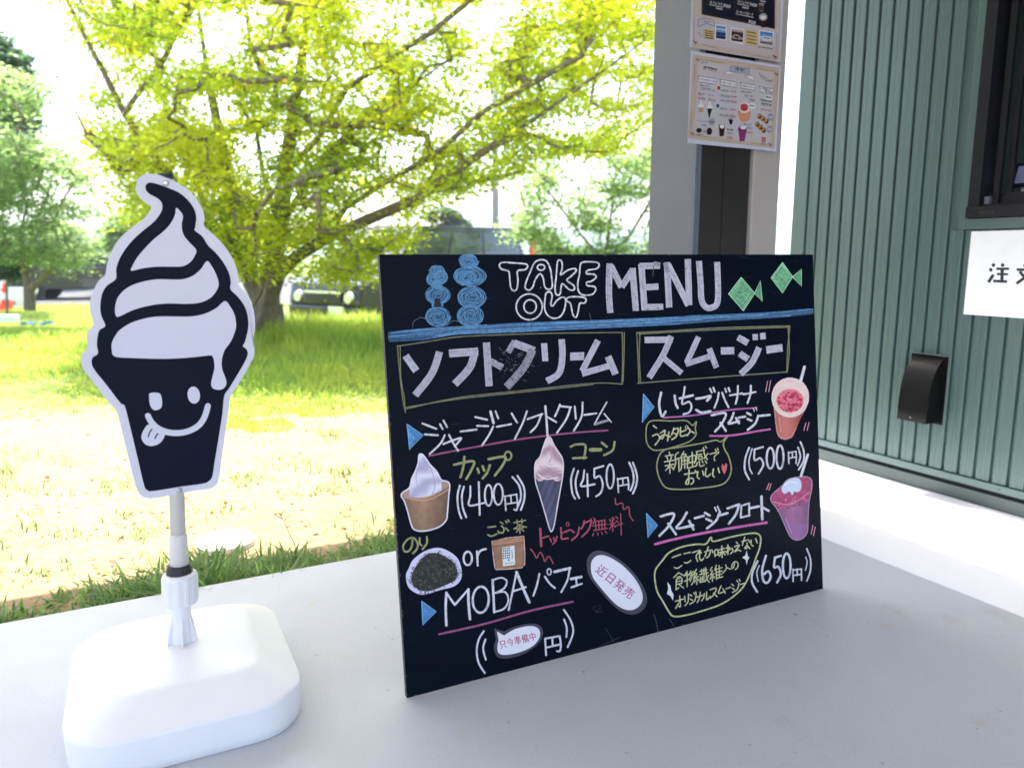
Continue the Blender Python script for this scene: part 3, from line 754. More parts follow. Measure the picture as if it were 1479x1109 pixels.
CR = {'A': (540, 360), 'B': (860, 360), 'C': (560, 570), 'D': (860, 530), 'E': (560, 750), 'F': (860, 700)}
P0b = BLc.copy()
def FL(k): return Flat('board', P0b, bn, (*CR[k], 4.1083), 0.0004)
W1 = (190, 190, 206); W2 = (216, 217, 226); OL = (160, 160, 112); YL = (206, 204, 162); BLU = (88, 142, 186); PKU = (158, 84, 128); PKT = (176, 82, 102); GRN = (128, 188, 148)
def K(fl, w_, col, *strokes, **kw):
    for s_ in strokes: fl.stroke(s_, w_, col, **kw)
    return fl
# --- blue figures
def scrib(fl, cx, cy, rx, ry, col, turns=5, wd=5):
    fl.disc(cx, cy, rx*0.9, ry*0.9, (42, 78, 112), n=18)
    pts = []
    n = turns*11
    for i in range(n):
        t = i/n; a = i*2*math.pi/11; k = 1-0.85*t+random.uniform(-.07, .07)
        pts.append((cx+rx*k*math.cos(a), cy+ry*k*math.sin(a)))
    fl.stroke(pts, wd, col, jit=0.25)
    for q in range(3):
        o1 = random.uniform(-.15, .15); k = random.uniform(.8, 1.02)
        fl.stroke([(cx+rx*k*math.cos(a+o1), cy+ry*k*math.sin(a+o1)+random.uniform(-3, 3)) for a in np.linspace(q, q+5.6, 14)], wd*0.8, col, jit=0.3)
fl = FL('A')
for a in ((374, 130, 48, 32), (350, 178, 36, 38), (400, 165, 38, 40), (372, 215, 32, 26), (380, 272, 72, 54), (376, 330, 34, 24), (379, 400, 73, 58)): scrib(fl, *a, BLU, 4)
fl.poly([(362, 290), (392, 290), (402, 345), (355, 345)], (22, 34, 48))
for a in ((563, 72, 60, 46), (570, 160, 95, 58), (545, 170, 60, 40), (582, 285, 86, 66), (572, 395, 76, 62)): scrib(fl, *a, BLU, 6)
fl.done('stacked_cloud_drawing', mb, M['chalk'], 'two blue scribbled stacks of circles')
fl = FL('A')
top = [(85, 490), (300, 468), (560, 455), (800, 438), (1000, 430), (1479, 412), (1800, 398), (2100, 388), (2400, 372), (2603, 352)]
bot = [(88, 550), (300, 538), (480, 508), (700, 500), (900, 490), (1479, 462), (1800, 446), (2100, 424), (2400, 406), (2608, 385)]
top = smooth(top, False, 6); bot = smooth(bot, False, 6)
def ip(L, t): 
    q = t*(len(L)-1); i = min(int(q), len(L)-2); r = q-i; return (L[i][0]*(1-r)+L[i+1][0]*r, L[i][1]*(1-r)+L[i+1][1]*r)
fl.poly([ip(top, t) for t in np.linspace(0, 1, 40)]+[ip(bot, t) for t in np.linspace(1, 0, 40)], (38, 68, 102))
for k in range(64):
    t0 = random.uniform(-.1, .85); t1 = min(1, t0+random.uniform(.1, .4)); t0 = max(0, t0); r0 = random.uniform(0.02, .98); r1 = min(.99, max(.01, r0+random.uniform(-.1, .1)))
    pts = []
    for q in range(9):
        t = t0+(t1-t0)*q/8; r = r0+(r1-r0)*q/8; a, b = ip(top, t), ip(bot, t); pts.append((a[0]*(1-r)+b[0]*r, a[1]*(1-r)+b[1]*r))
    c_ = random.choice([(84, 132, 178), (70, 116, 160), (56, 96, 138), (100, 150, 196)])
    fl.stroke(pts, random.uniform(3.5, 8), c_, jit=0.25)
fl.done('sea_line_drawing', mb, M['chalk'], 'long blue band under the heading')
# --- TAKE OUT outline letters
fl = FL('A'); w_ = 9
for pts in ([(745, 95), (765, 78), (830, 82), (900, 88), (912, 105), (895, 122), (852, 130), (855, 180), (848, 235), (828, 246), (812, 225), (805, 160), (798, 130), (758, 118)],
            [(898, 228), (905, 190), (930, 130), (950, 85), (978, 65), (1020, 68), (1045, 110), (1055, 170), (1058, 225), (1035, 238), (1014, 222), (1004, 170), (985, 147), (958, 180), (942, 225), (920, 243)],
            [(1090, 75), (1108, 66), (1117, 85), (1116, 120), (1108, 152), (1150, 125), (1190, 115), (1200, 130), (1165, 165), (1145, 185), (1185, 215), (1188, 240), (1160, 240), (1120, 205), (1110, 230), (1105, 265), (1084, 270), (1075, 235), (1083, 150)],
            [(1225, 95), (1245, 76), (1320, 78), (1337, 95), (1320, 116), (1270, 125), (1262, 145), (1308, 150), (1318, 168), (1290, 190), (1262, 197), (1268, 216), (1308, 222), (1316, 242), (1295, 268), (1242, 272), (1215, 250), (1210, 200), (1220, 150)],
            [(1022, 262), (1043, 252), (1058, 275), (1050, 325), (1062, 336), (1085, 305), (1118, 285), (1138, 300), (1130, 360), (1105, 400), (1065, 410), (1030, 390), (1013, 350), (1015, 300)],
            [(1145, 292), (1175, 282), (1240, 285), (1260, 300), (1248, 320), (1222, 322), (1212, 370), (1200, 404), (1182, 390), (1172, 345), (1165, 320), (1146, 308)]):
    sp_ = smooth(pts, True, 5); fl.stroke(sp_+sp_[:2], w_, W2, curve=False, cap=False, jit=0.18)
fl.ell(992, 108, 22, 17, w_, W2); fl.ell(922, 342, 78, 77, w_, W2); fl.ell(927, 340, 37, 40, w_, W2); fl.ell(990, 228, 1, 1, 3, W2)
fl.done('take_out_lettering', mb, M['chalk'], 'white outlined TAKE OUT')
# --- MENU
fl = FL('B')
for p in ([(84, 84), (80, 250), (88, 378)], [(92, 100), (155, 225)], [(155, 225), (222, 120)], [(220, 112), (240, 366)],
          [(272, 88), (292, 362)], [(262, 100), (384, 98)], [(300, 226), (374, 222)], [(285, 344), (402, 342)],
          [(424, 78), (438, 346)], [(430, 90), (552, 334)], [(548, 58), (556, 332)], [(614, 70), (624, 200), (630, 300), (658, 345), (694, 345), (722, 320), (728, 240), (722, 76)]):
    fl.broad(p, 37 if len(p) < 8 else 35, W1)
fl.broad([(345, 84), (384, 92)], 24, W1, 0.45); fl.broad([(414, 80), (430, 140)], 26, W1, 0.5)
fl.done('menu_lettering', mb, M['chalk'], 'broad white MENU')
# --- fish
fl = FL('B')
for dm, tl in (([(865, 168), (945, 262), (878, 365), (790, 265)], [(945, 262), (978, 188), (990, 310)]), ([(1110, 80), (1170, 164), (1110, 260), (1043, 170)], [(1170, 164), (1222, 118), (1222, 220)])):
    fl.poly(dm, (92, 160, 116)); fl.poly(tl, (92, 160, 116))
    cx = sum(p[0] for p in dm)/4; cy = sum(p[1] for p in dm)/4
    for k in (0.97, 0.82, 0.6, 0.4): fl.stroke([(cx+(p[0]-cx)*k+random.uniform(-3, 3), cy+(p[1]-cy)*k+random.uniform(-3, 3)) for p in dm+dm[:1]], 5, GRN, curve=False, jit=0.3)
    fl.stroke(dm+dm[:1], 5, (176, 226, 186), curve=False); fl.stroke(tl+tl[:1], 5, (176, 226, 186), curve=False)
    for k in range(8):
        a = random.uniform(-.7, .7); fl.stroke([(cx+60*a-22, cy+random.uniform(-40, 10)), (cx+60*a+18, cy+random.uniform(-10, 40))], 3.5, random.choice([GRN, (120, 190, 140)]))
fl.done('fish_drawing', mb, M['chalk'], 'two green diamond fish')
FRM = (132, 132, 100)
# --- frames
fl = FL('A')
K(fl, 5.5, FRM, [(140, 575), (320, 548), (500, 520), (750, 508), (1000, 500), (1250, 496), (1475, 494)], [(140, 572), (150, 700), (170, 880), (188, 968)], [(156, 580), (160, 760), (180, 880), (184, 955)],
  [(186, 948), (500, 880), (900, 836), (1300, 795), (1476, 800)], [(180, 940), (500, 888), (900, 845), (1300, 802)], [(1474, 494), (1476, 640), (1472, 798)], [(1486, 494), (1484, 640), (1478, 790)])
fl.done('heading_frame', mb, M['chalk'])
fl = FL('B')
K(fl, 6, FRM, [(245, 495), (450, 484), (700, 468), (930, 460), (1154, 455)], [(255, 503), (700, 478), (1150, 462)], [(245, 495), (252, 640), (258, 795)], [(264, 500), (260, 640), (268, 790)], [(250, 795), (560, 770), (900, 745), (1138, 728)], [(1153, 455), (1140, 600), (1135, 730)], [(1144, 470), (1150, 600), (1139, 722)])
fl.done('heading_frame', mb, M['chalk'])
# --- big headings
fl = FL('A')
for p, w_, dk in (([(188, 632), (252, 722)], 42, 0), ([(390, 608), (345, 735), (245, 866)], 42, 0.1), ([(446, 618), (618, 606)], 46, 0), ([(600, 596), (570, 700), (480, 800)], 44, 0.1),
                  ([(668, 553), (684, 812)], 42, 0.1), ([(690, 662), (764, 702)], 38, 0.35), ([(836, 545), (796, 612)], 34, 0.45), ([(830, 556), (952, 602)], 44, 0.1), ([(942, 596), (890, 700), (788, 818)], 46, 0.55),
                  ([(1010, 558), (1018, 664)], 36, 0), ([(1114, 534), (1118, 640), (1098, 735), (1026, 782)], 38, 0), ([(1165, 636), (1248, 634)], 46, 0), ([(1330, 540), (1236, 722)], 36, 0), ([(1235, 738), (1402, 690)], 36, 0), ([(1390, 636), (1434, 742)], 40, 0)):
    fl.broad(p, w_, W1, dk)
for k in range(80):
    x, y = random.gauss(850, 55), random.gauss(690, 50); fl.stroke([(x, y), (x+random.uniform(-18, 18), y+random.uniform(-18, 18))], random.uniform(1.5, 4.5), random.choice([(90, 92, 104), (44, 46, 58), (60, 62, 74), (34, 36, 46), (120, 122, 134)]))
fl.done('soft_cream_heading', mb, M['chalk'])
fl = FL('B')
for p, w_ in (([(292, 538), (458, 536)], 37), ([(450, 515), (400, 630), (318, 762)], 36), ([(398, 640), (512, 735)], 33), ([(612, 520), (542, 672)], 33), ([(535, 682), (680, 635)], 33), ([(675, 588), (718, 702)], 34),
              ([(745, 603), (824, 602)], 42), ([(845, 522), (905, 556)], 38), ([(855, 618), (906, 652)], 38), ([(972, 582), (930, 670), (862, 740)], 36), ([(932, 522), (964, 520)], 36), ([(978, 516), (1010, 514)], 38), ([(1014, 598), (1110, 584)], 44)):
    fl.broad(p, w_, W1)
fl.done('smoothie_heading', mb, M['chalk'])
# --- triangles
def tri(k, P_):
    fl = FL(k); fl.poly(P_, (74, 132, 186)); cx = sum(p[0] for p in P_)/3; cy = sum(p[1] for p in P_)/3
    for q in range(9): fl.stroke([(P_[0][0]+3+random.uniform(0, 10)+q*4, P_[0][1]+26+q*7), (P_[2][0]+random.uniform(0, 10)+q*4, P_[2][1]-30-q*5)], 3.5, random.choice([(104, 164, 214), (88, 148, 200)]), jit=.3)
    fl.stroke(P_+P_[:1], 5, (128, 184, 228), curve=False); fl.done('triangle_mark', mb, M['chalk'])
tri('C', [(115, 175), (210, 240), (130, 325)]); tri('D', [(285, 160), (347, 237), (278, 330)]); tri('D', [(303, 868), (368, 938), (312, 1012)]); tri('E', [(202, 485), (287, 545), (208, 627)])
# --- jersey soft cream line
fl = FL('C')
K(fl, 11, W2, [(206, 170), (288, 202)], [(220, 235), (298, 240)], [(338, 240), (312, 290), (250, 350)], [(310, 175), (326, 203)], [(331, 153), (352, 192)],
  [(330, 292), (382, 272), (435, 256), (420, 280), (398, 306)], [(364, 238), (388, 285), (418, 332)], [(432, 218), (528, 206)], [(520, 132), (590, 148)], [(530, 184), (596, 186)], [(626, 188), (600, 240), (560, 300)], [(640, 98), (656, 140)],
  [(648, 190), (732, 174)], [(735, 110), (752, 140), (768, 165)], [(826, 98), (800, 170), (754, 262)], [(830, 145), (870, 130), (918, 114)], [(912, 114), (886, 180), (848, 222)], [(944, 130), (1000, 162)],
  [(1022, 58), (1008, 95), (992, 128)], [(1022, 68), (1088, 74)], [(1084, 74), (1062, 140), (1004, 226)], [(1110, 70), (1116, 142)], [(1156, 46), (1150, 130), (1104, 214)], [(1165, 120), (1238, 110)])
K(fl, 15, W2, [(610, 100), (628, 168)]); K(fl, 13, W2, [(935, 68), (942, 150), (948, 242)]); K(fl, 8, W2, [(1300, 44), (1262, 110), (1226, 176)], [(1284, 112), (1326, 162)]); fl.broad([(1226, 176), (1310, 150)], 14, W2, 0.6)
fl.done('jersey_soft_cream_lettering', mb, M['chalk'])
fl = FL('C'); K(fl, 10, (160, 82, 130), [(245, 362), (420, 328), (600, 295), (780, 264), (950, 242), (1120, 224), (1305, 211)]); fl.done('pink_underline', mb, M['chalk'])
# --- cup and cone
fl = FL('C')
K(fl, 14, OL, [(394, 415), (508, 394), (494, 450), (466, 500)], [(455, 368), (448, 430), (432, 488)], [(533, 438), (541, 462)], [(563, 423), (573, 450)], [(606, 418), (590, 462), (563, 496)], [(598, 382), (696, 368), (680, 420), (636, 478)])
fl.ell(714, 362, 20, 25, 11, OL); fl.done('cup_lettering', mb, M['chalk']); fl = FL('C')
K(fl, 13, OL, [(1086, 308), (1115, 296), (1172, 300), (1164, 378)], [(1100, 376), (1178, 372)], [(1270, 284), (1300, 308)], [(1346, 280), (1334, 330), (1284, 358)]); K(fl, 22, OL, [(1204, 326), (1262, 326)])
fl.done('cone_lettering', mb, M['chalk'])
fl = FL('C')
K(fl, 11, W2, [(428, 538), (414, 600), (420, 680), (437, 732)], [(452, 545), (440, 600), (446, 670), (466, 726)], [(490, 542), (490, 600), (484, 656), (574, 640)], [(540, 518), (546, 712)],
  [(740, 488), (780, 540), (790, 610), (764, 682)], [(770, 480), (808, 550), (810, 620), (790, 682)])
fl.ell(598, 596, 22, 62, 11, W2); fl.ell(656, 590, 27, 62, 11, W2)
K(fl, 9, W2, [(695, 600), (701, 686)], [(695, 602), (766, 590)], [(764, 590), (770, 640), (766, 682), (750, 680)], [(730, 596), (733, 640)], [(700, 648), (767, 638)])
fl.done('price_lettering', mb, M['chalk']); fl = FL('C')
K(fl, 11, W2, [(1105, 438), (1088, 500), (1095, 580), (1112, 616)], [(1130, 452), (1115, 510), (1120, 570), (1136, 612)], [(1166, 448), (1160, 500), (1148, 542), (1228, 530)], [(1184, 470), (1188, 602)],
  [(1226, 438), (1228, 492), (1258, 482), (1276, 530), (1264, 580), (1236, 602)], [(1226, 438), (1280, 422)])
fl.ell(1320, 484, 22, 72, 11, W2)
K(fl, 9, W2, [(1364, 496), (1369, 578)], [(1364, 500), (1424, 490)], [(1424, 490), (1430, 530), (1428, 562)], [(1395, 494), (1396, 536)], [(1368, 541), (1426, 531)])
fl.done('price_lettering', mb, M['chalk'])
fl = FL('D'); K(fl, 11, W2, [(200, 566), (222, 620), (226, 680), (208, 732)], [(222, 566), (246, 640), (242, 700), (222, 750)]); fl.done('price_lettering', mb, M['chalk'])
# --- topping
fl = FL('C')
K(fl, 14, PKT, [(905, 795), (911, 896)]); K(fl, 9, PKT, [(912, 850), (955, 838)], [(964, 852), (970, 870)], [(985, 848), (990, 866)], [(1004, 840), (996, 868), (978, 886)])
K(fl, 10, PKT, [(1028, 788), (1030, 830), (1034, 854), (1070, 850)], [(1030, 822), (1076, 802)], [(1085, 800), (1106, 816)], [(1136, 785), (1126, 830), (1092, 862)], [(1166, 748), (1160, 775), (1148, 795)], [(1168, 760), (1206, 748), (1192, 800), (1152, 842)])
K(fl, 6, PKT, [(1204, 733), (1212, 752)], [(1222, 728), (1230, 746)]); fl.ell(1068, 768, 9, 11, 5, PKT)
K(fl, 6, PKT, [(1232, 738), (1218, 765)], [(1226, 752), (1292, 742)], [(1214, 778), (1300, 766)], [(1222, 804), (1302, 792)], [(1232, 756), (1236, 804)], [(1252, 752), (1254, 802)], [(1270, 748), (1272, 798)], [(1288, 745), (1288, 796)], [(1222, 820), (1216, 836)], [(1246, 818), (1248, 832)], [(1268, 814), (1274, 828)], [(1290, 808), (1300, 822)],
  [(1316, 738), (1324, 752)], [(1344, 728), (1338, 746)], [(1314, 768), (1352, 758)], [(1332, 726), (1336, 810)], [(1332, 770), (1316, 798)], [(1336, 768), (1352, 784)], [(1354, 722), (1366, 734)], [(1356, 746), (1368, 756)], [(1352, 778), (1394, 762)], [(1382, 704), (1386, 832)])
fl.done('free_topping_lettering', mb, M['chalk'])
fl = FL('C'); K(fl, 7, PKT, [(1350, 614), (1356, 650), (1392, 642), (1400, 680), (1430, 664), (1436, 715), (1456, 746)], curve=True); fl.done('pink_squiggle', mb, M['chalk']); fl = FL('C')
K(fl, 7, PKT, [(848, 914), (868, 940), (884, 968), (896, 945), (908, 934), (922, 960), (932, 988), (946, 966), (960, 960), (982, 1000)]); fl.done('pink_squiggle', mb, M['chalk'])
fl = FL('C')
K(fl, 11, OL, [(148, 850), (142, 900), (122, 928), (98, 926), (92, 894), (120, 856), (156, 850), (178, 884), (172, 915), (150, 940)], [(190, 850), (190, 880), (200, 892)], [(232, 842), (232, 880), (206, 916)])
fl.done('nori_lettering', mb, M['chalk']); fl = FL('C')
K(fl, 9, OL, [(595, 786), (640, 780)], [(594, 830), (615, 838), (646, 826)], [(668, 755), (684, 764)], [(676, 778), (690, 795), (684, 818), (668, 816)], [(655, 808), (660, 822)], [(700, 790), (716, 806)], [(700, 748), (706, 758)], [(714, 742), (720, 752)])
K(fl, 7, OL, [(748, 758), (818, 744)], [(766, 742), (770, 768)], [(796, 736), (796, 762)], [(782, 768), (764, 786), (748, 796)], [(782, 768), (802, 780), (824, 784)], [(760, 796), (808, 786)], [(783, 778), (785, 822)], [(776, 800), (764, 814)], [(794, 798), (808, 808)])
fl.done('kobucha_lettering', mb, M['chalk']); fl = FL('C')
K(fl, 12, W2, [(530, 928), (534, 1012)], [(532, 955), (550, 925), (582, 914)]); fl.ell(475, 970, 25, 40, 12, W2)
fl.done('or_lettering', mb, M['chalk'])
# --- stuck-on photographs
def lerp(a, b, t): t = min(1, max(0, t)); return tuple(a[i]*(1-t)+b[i]*t for i in range(3))
def nz(x, y, s_=0.05, k=1): return noise.noise(Vector((x*s_, y*s_, k)))
fl = FL('C')
cup = [(185, 358), (203, 352), (222, 372), (252, 415), (290, 455), (318, 505), (352, 514), (368, 536), (362, 600), (354, 700), (346, 745), (300, 786), (215, 808), (160, 800), (140, 770), (118, 690), (98, 630), (80, 600), (88, 580), (128, 552), (142, 500), (165, 450), (182, 400)]
def cupcol(x, y):
    rim = 600+34*math.sin(max(0, min(1, (x-85)/280))*math.pi)-60*max(0, min(1, (x-85)/280))
    if y > rim:
        t = (x-100)/250; c_ = lerp((172, 134, 104), (112, 84, 64), abs(t-0.45)*1.7); k = 1+0.10*nz(x, y, 0.03)-0.12*(y-rim)/200
        if y < rim+9: k *= 1.18
        return tuple(min(255, q*k) for q in c_)
    cc_ = (210, 206, 226); sw = math.sin((x*0.9+y*1.6)*0.028+2.2*nz(x, y, 0.012))
    c_ = lerp((156, 150, 184), (236, 232, 244), 0.5+0.5*sw); 
    if x > 318 or (y > 560 and x < 128): c_ = (150, 108, 78)
    return lerp(c_, cc_, 0.35)
fl.poly(cup, (18, 18, 24), True); fl.mosaic(cup, cupcol, 4)
sc = smooth(cup, True, 4); fl.stroke(sc+sc[:1], 8, (226, 222, 234), curve=False, cap=False)
fl.stroke([(100, 606), (180, 626), (262, 616), (362, 560)], 6, (206, 160, 124)); fl.stroke([(232, 400), (268, 470), (280, 540), (262, 590)], 6, (170, 164, 196)); fl.stroke([(190, 400), (168, 480), (180, 560)], 5, (176, 172, 200))
fl.done('paper_cup_picture', mb, M['print'], 'cut-out photo of white soft ice cream in a brown paper cup')
fl = FL('C')
cone = [(950, 250), (968, 258), (985, 295), (1010, 335), (1034, 372), (1042, 420), (1038, 480), (1030, 530), (1012, 630), (990, 760), (976, 806), (962, 798), (930, 690), (900, 590), (878, 520), (872, 450), (878, 400), (904, 368), (920, 320), (935, 275)]
def conecol(x, y):
    if y > 505+14*math.sin((x-870)/18)+ (x-955)**2*-0.002:
        k = 1-0.35*abs((x-955)/80)+0.25*math.sin((x+y*0.4)*0.16)*0.5
        return tuple(q*k for q in (78, 80, 112))
    sw = math.sin((y*1.2-abs(x-955)*0.9)*0.045+2*nz(x, y, 0.012)); return lerp((176, 140, 148), (234, 210, 212), 0.55+0.5*sw)
fl.poly([(x+(x-955)*0.05, y) for x, y in cone], (16, 16, 22), True); fl.mosaic(cone, conecol, 4)
sc = smooth(cone, True, 4); fl.stroke(sc+sc[:1], 7, (226, 216, 226), curve=False, cap=False)
fl.stroke([(925, 400), (960, 425), (1015, 420)], 8, (240, 220, 222)); fl.stroke([(890, 470), (940, 500), (1010, 490)], 7, (240, 224, 220)); fl.stroke([(960, 300), (975, 350), (960, 400)], 7, (196, 160, 168)); fl.stroke([(900, 420), (950, 455), (1030, 450)], 5, (180, 146, 150))
fl.done('cone_picture', mb, M['print'], 'cut-out photo of soft ice cream in a dark cone')
fl = FL('E')
nori = [(108, 330), (125, 290), (150, 240), (215, 190), (290, 168), (350, 182), (410, 225), (436, 285), (436, 350), (395, 395), (310, 418), (215, 445), (160, 432), (120, 395)]
fl.poly(nori, (214, 210, 238), True)
pile = [(140, 345), (165, 280), (220, 215), (275, 198), (340, 218), (395, 262), (415, 315), (395, 360), (330, 395), (240, 425), (185, 415), (150, 385)]
fl.poly(pile, (34, 36, 32), True)
PS = smooth(pile, True, 3)
for k in range(520):
    a, b = random.choice(PS), random.random()**0.45; cx, cy = 280, 312; x = cx+(a[0]-cx)*b*1.04; y = cy+(a[1]-cy)*b*1.04; r = random.uniform(6, 17); an = random.uniform(0, 6.3)
    fl.stroke([(x, y), (x+r*math.cos(an), y+r*math.sin(an)), (x+r*1.4*math.cos(an+.7), y+r*1.4*math.sin(an+.7))], random.uniform(2, 5), random.choice([(24, 26, 24), (46, 48, 42), (70, 72, 58), (96, 98, 82), (38, 44, 34), (16, 18, 20)]), cap=False)
fl.done('nori_picture', mb, M['print'], 'cut-out photo of a heap of shredded seaweed')
fl = FL('E')
bag = [(616, 128), (700, 108), (808, 96), (812, 120), (816, 200), (815, 268), (796, 288), (720, 296), (640, 299), (632, 280), (622, 200)]
fl.poly(bag, (224, 190, 190)); inn = [(717+(x-717)*0.95, 198+(y-198)*0.95) for x, y in bag]
L_ = fl.mosaic(inn, lambda x, y: tuple(q*(1+0.2*nz(x, y, 0.02)+(0.14 if 128 < y+0.12*(x-616) < 150 else 0)) for q in (152, 112, 84)), 4)
fl.stroke([(624, 150), (806, 124)], 4, (196, 146, 108)); fl.stroke([(626, 162), (808, 136)], 3, (120, 78, 52))
fl.poly([(680, 166), (752, 154), (756, 268), (684, 278)], (228, 230, 230))
for i in range(4):
    for j in range(5):
        x, y = 688+i*11, 174+j*14-i*2; fl.poly([(x, y-6), (x+6, y), (x, y+6), (x-6, y)], random.choice([(36, 100, 84), (60, 130, 110), (30, 70, 70)]))
fl.disc(718, 240, 5, 6, (40, 90, 80)); squig(fl, 736, 180, 740, 235, 9, (120, 124, 124), 5, 2); squig(fl, 696, 262, 746, 256, 7, (150, 150, 150), 6, 2)
fl.done('tea_bag_picture', mb, M['print'], 'cut-out photo of a brown tea pouch')
# --- MOBA parfait
fl = FL('E')
K(fl, 15, W2, [(348, 434), (344, 520), (348, 628)]); K(fl, 12, W2, [(350, 438), (398, 506)], [(398, 506), (480, 412)]); K(fl, 15, W2, [(478, 415), (480, 500), (488, 590)])
fl.ell(552, 475, 48, 78, 13, W2, 0.05); K(fl, 14, W2, [(622, 358), (628, 460), (632, 550)]); K(fl, 10, W2, [(622, 360), (672, 345), (706, 365), (690, 408), (636, 436)], [(636, 436), (696, 430), (716, 478), (690, 528), (634, 548)])
K(fl, 11, W2, [(765, 310), (742, 420), (718, 536)], [(745, 425), (820, 400)], [(900, 322), (885, 390), (864, 452)], [(932, 338), (960, 378), (992, 406)], [(1080, 290), (1066, 360), (1030, 430)], [(1118, 350), (1122, 392)], [(1090, 402), (1152, 380)])
K(fl, 16, W2, [(765, 312), (800, 400), (840, 490)], [(990, 310), (1082, 288)], [(1088, 352), (1148, 340)]); fl.ell(958, 310, 12, 18, 8, W2)
fl.done('moba_parfait_lettering', mb, M['chalk'])
fl = FL('E'); K(fl, 12, PKU, [(304, 680), (450, 648), (600, 612), (850, 540), (1098, 487)]); fl.done('pink_underline', mb, M['chalk'])
fl = FL('E'); K(fl, 11, W2, [(570, 662), (540, 712), (528, 780), (540, 850), (576, 910)], [(580, 710), (566, 765), (582, 830)]); fl.done('price_lettering', mb, M['chalk']); fl = FL('E'); K(fl, 11, W2, [(1045, 535), (1086, 600), (1100, 670), (1068, 756)], [(1046, 592), (1062, 640), (1060, 696)],
  [(934, 710), (940, 804)], [(934, 706), (1020, 690)], [(1020, 690), (1027, 740), (1022, 778), (1004, 780)], [(976, 700), (979, 746)], [(938, 760), (1022, 740)]); fl.done('price_lettering', mb, M['chalk'])
fl = Flat('board', P0b, bn, (0, 0, 1), 0.0004)
cap = [(848, 808), (856, 797), (868, 795), (884, 801), (905, 816), (924, 838), (934, 860), (932, 876), (920, 886), (905, 886), (888, 876), (866, 852), (850, 830)]
fl.poly(cap, (62, 64, 76), True); cx = sum(p[0] for p in cap)/13; cy = sum(p[1] for p in cap)/13; cx -= 0.8; cy += 1.5
fl.poly([(cx+(x-cx)*0.86, cy+(y-cy)*0.86) for x, y in cap], (232, 230, 238), True)
fl.text('近日発売', 862.5, 819, 915, 861, 16.5, (180, 84, 138), 0, 0.5)
fl.done('coming_soon_sticker', mb, M['print'], 'white capsule sticker with pink characters')
fl = FL('E')
bub = [(632, 645), (690, 664), (740, 640), (830, 618), (890, 622), (920, 655), (915, 700), (880, 750), (800, 800), (720, 822), (660, 820), (638, 795), (630, 755), (642, 710)]
fl.poly(smooth(bub[:2], False)+smooth(bub[1:], False, 5), (60, 62, 74)); b2 = [(648, 662), (690, 688), (750, 652), (830, 632), (880, 637), (903, 665), (898, 705), (860, 750), (790, 784), (710, 802), (662, 795), (650, 760), (658, 715)]
fl.poly(b2[:1]+smooth(b2[1:], False, 5), (232, 230, 238)); fl.text('只今準備中', 662, 744, 882, 688, 54, (186, 80, 118), 0, 2)
fl.done('in_preparation_sticker', mb, M['print'], 'white speech bubble sticker with pink characters')
# --- strawberry banana smoothie
fl = FL('D')
K(fl, 14, W2, [(390, 152), (378, 220), (394, 292), (416, 264)], [(470, 170), (476, 215), (488, 242)], [(500, 186), (578, 168)], [(598, 188), (640, 182), (684, 172), (662, 200)], [(598, 254), (630, 270), (682, 262)]); 
K(fl, 11, W2, [(530, 118), (524, 160), (515, 218), (556, 206), (570, 236), (556, 268), (522, 280)], [(680, 128), (690, 152)], [(700, 122), (708, 146)], [(732, 152), (724, 195), (706, 242)], [(752, 152), (768, 195), (790, 238)], [(770, 128), (776, 148)], [(790, 124), (797, 144)],
  [(798, 168), (872, 156)], [(845, 112), (844, 165), (832, 218)], [(878, 162), (950, 148)], [(922, 110), (920, 160), (902, 214)])
K(fl, 13, W2, [(690, 286), (772, 274), (750, 335), (710, 382)], [(742, 330), (774, 378)], [(820, 272), (806, 310), (790, 336), (852, 320)], [(834, 302), (852, 334)], [(850, 300), (888, 294)], [(900, 272), (922, 284)], [(903, 308), (926, 318)], [(966, 288), (948, 335), (904, 372)], [(972, 290), (1034, 284)])
K(fl, 6, W2, [(936, 244), (943, 262)], [(951, 238), (958, 256)])
fl.done('strawberry_banana_lettering', mb, M['chalk'])
fl = FL('D'); K(fl, 9, (186, 110, 170), [(405, 300), (500, 294), (600, 284), (800, 254), (958, 242)]); fl.done('pink_underline', mb, M['chalk'])
fl = FL('D'); K(fl, 11, (206, 110, 176), [(680, 408), (770, 408), (850, 400), (950, 382), (1036, 369)]); fl.done('pink_underline', mb, M['chalk'])
fl = FL('D')
K(fl, 7, OL, [(300, 395), (306, 345), (340, 318), (450, 320), (538, 318), (576, 346), (599, 324), (592, 365), (597, 400), (560, 440), (480, 470), (400, 490), (340, 490), (306, 450), (299, 392)])
K(fl, 8, YL, [(344, 348), (362, 362)], [(340, 408), (368, 398), (380, 425), (354, 462)], [(386, 392), (414, 376), (398, 424), (386, 416), (408, 402), (444, 414)], [(436, 385), (428, 438)], [(466, 362), (452, 402)], [(464, 370), (492, 366), (480, 410), (454, 430)], [(460, 388), (484, 402)], [(505, 358), (506, 408), (540, 402)], [(506, 386), (536, 374)], [(552, 362), (562, 380), (544, 406)], [(562, 378), (588, 392)])
fl.ell(541, 357, 8, 9, 5, YL); fl.done('speech_bubble', mb, M['chalk'])
fl = FL('D')
K(fl, 8, OL, [(372, 540), (392, 505), (430, 485), (500, 475), (640, 450), (712, 434), (746, 442), (786, 408), (760, 450), (768, 490), (790, 530), (806, 600), (790, 660), (740, 700), (600, 720), (500, 725), (420, 715), (380, 660), (364, 590), (374, 535)])
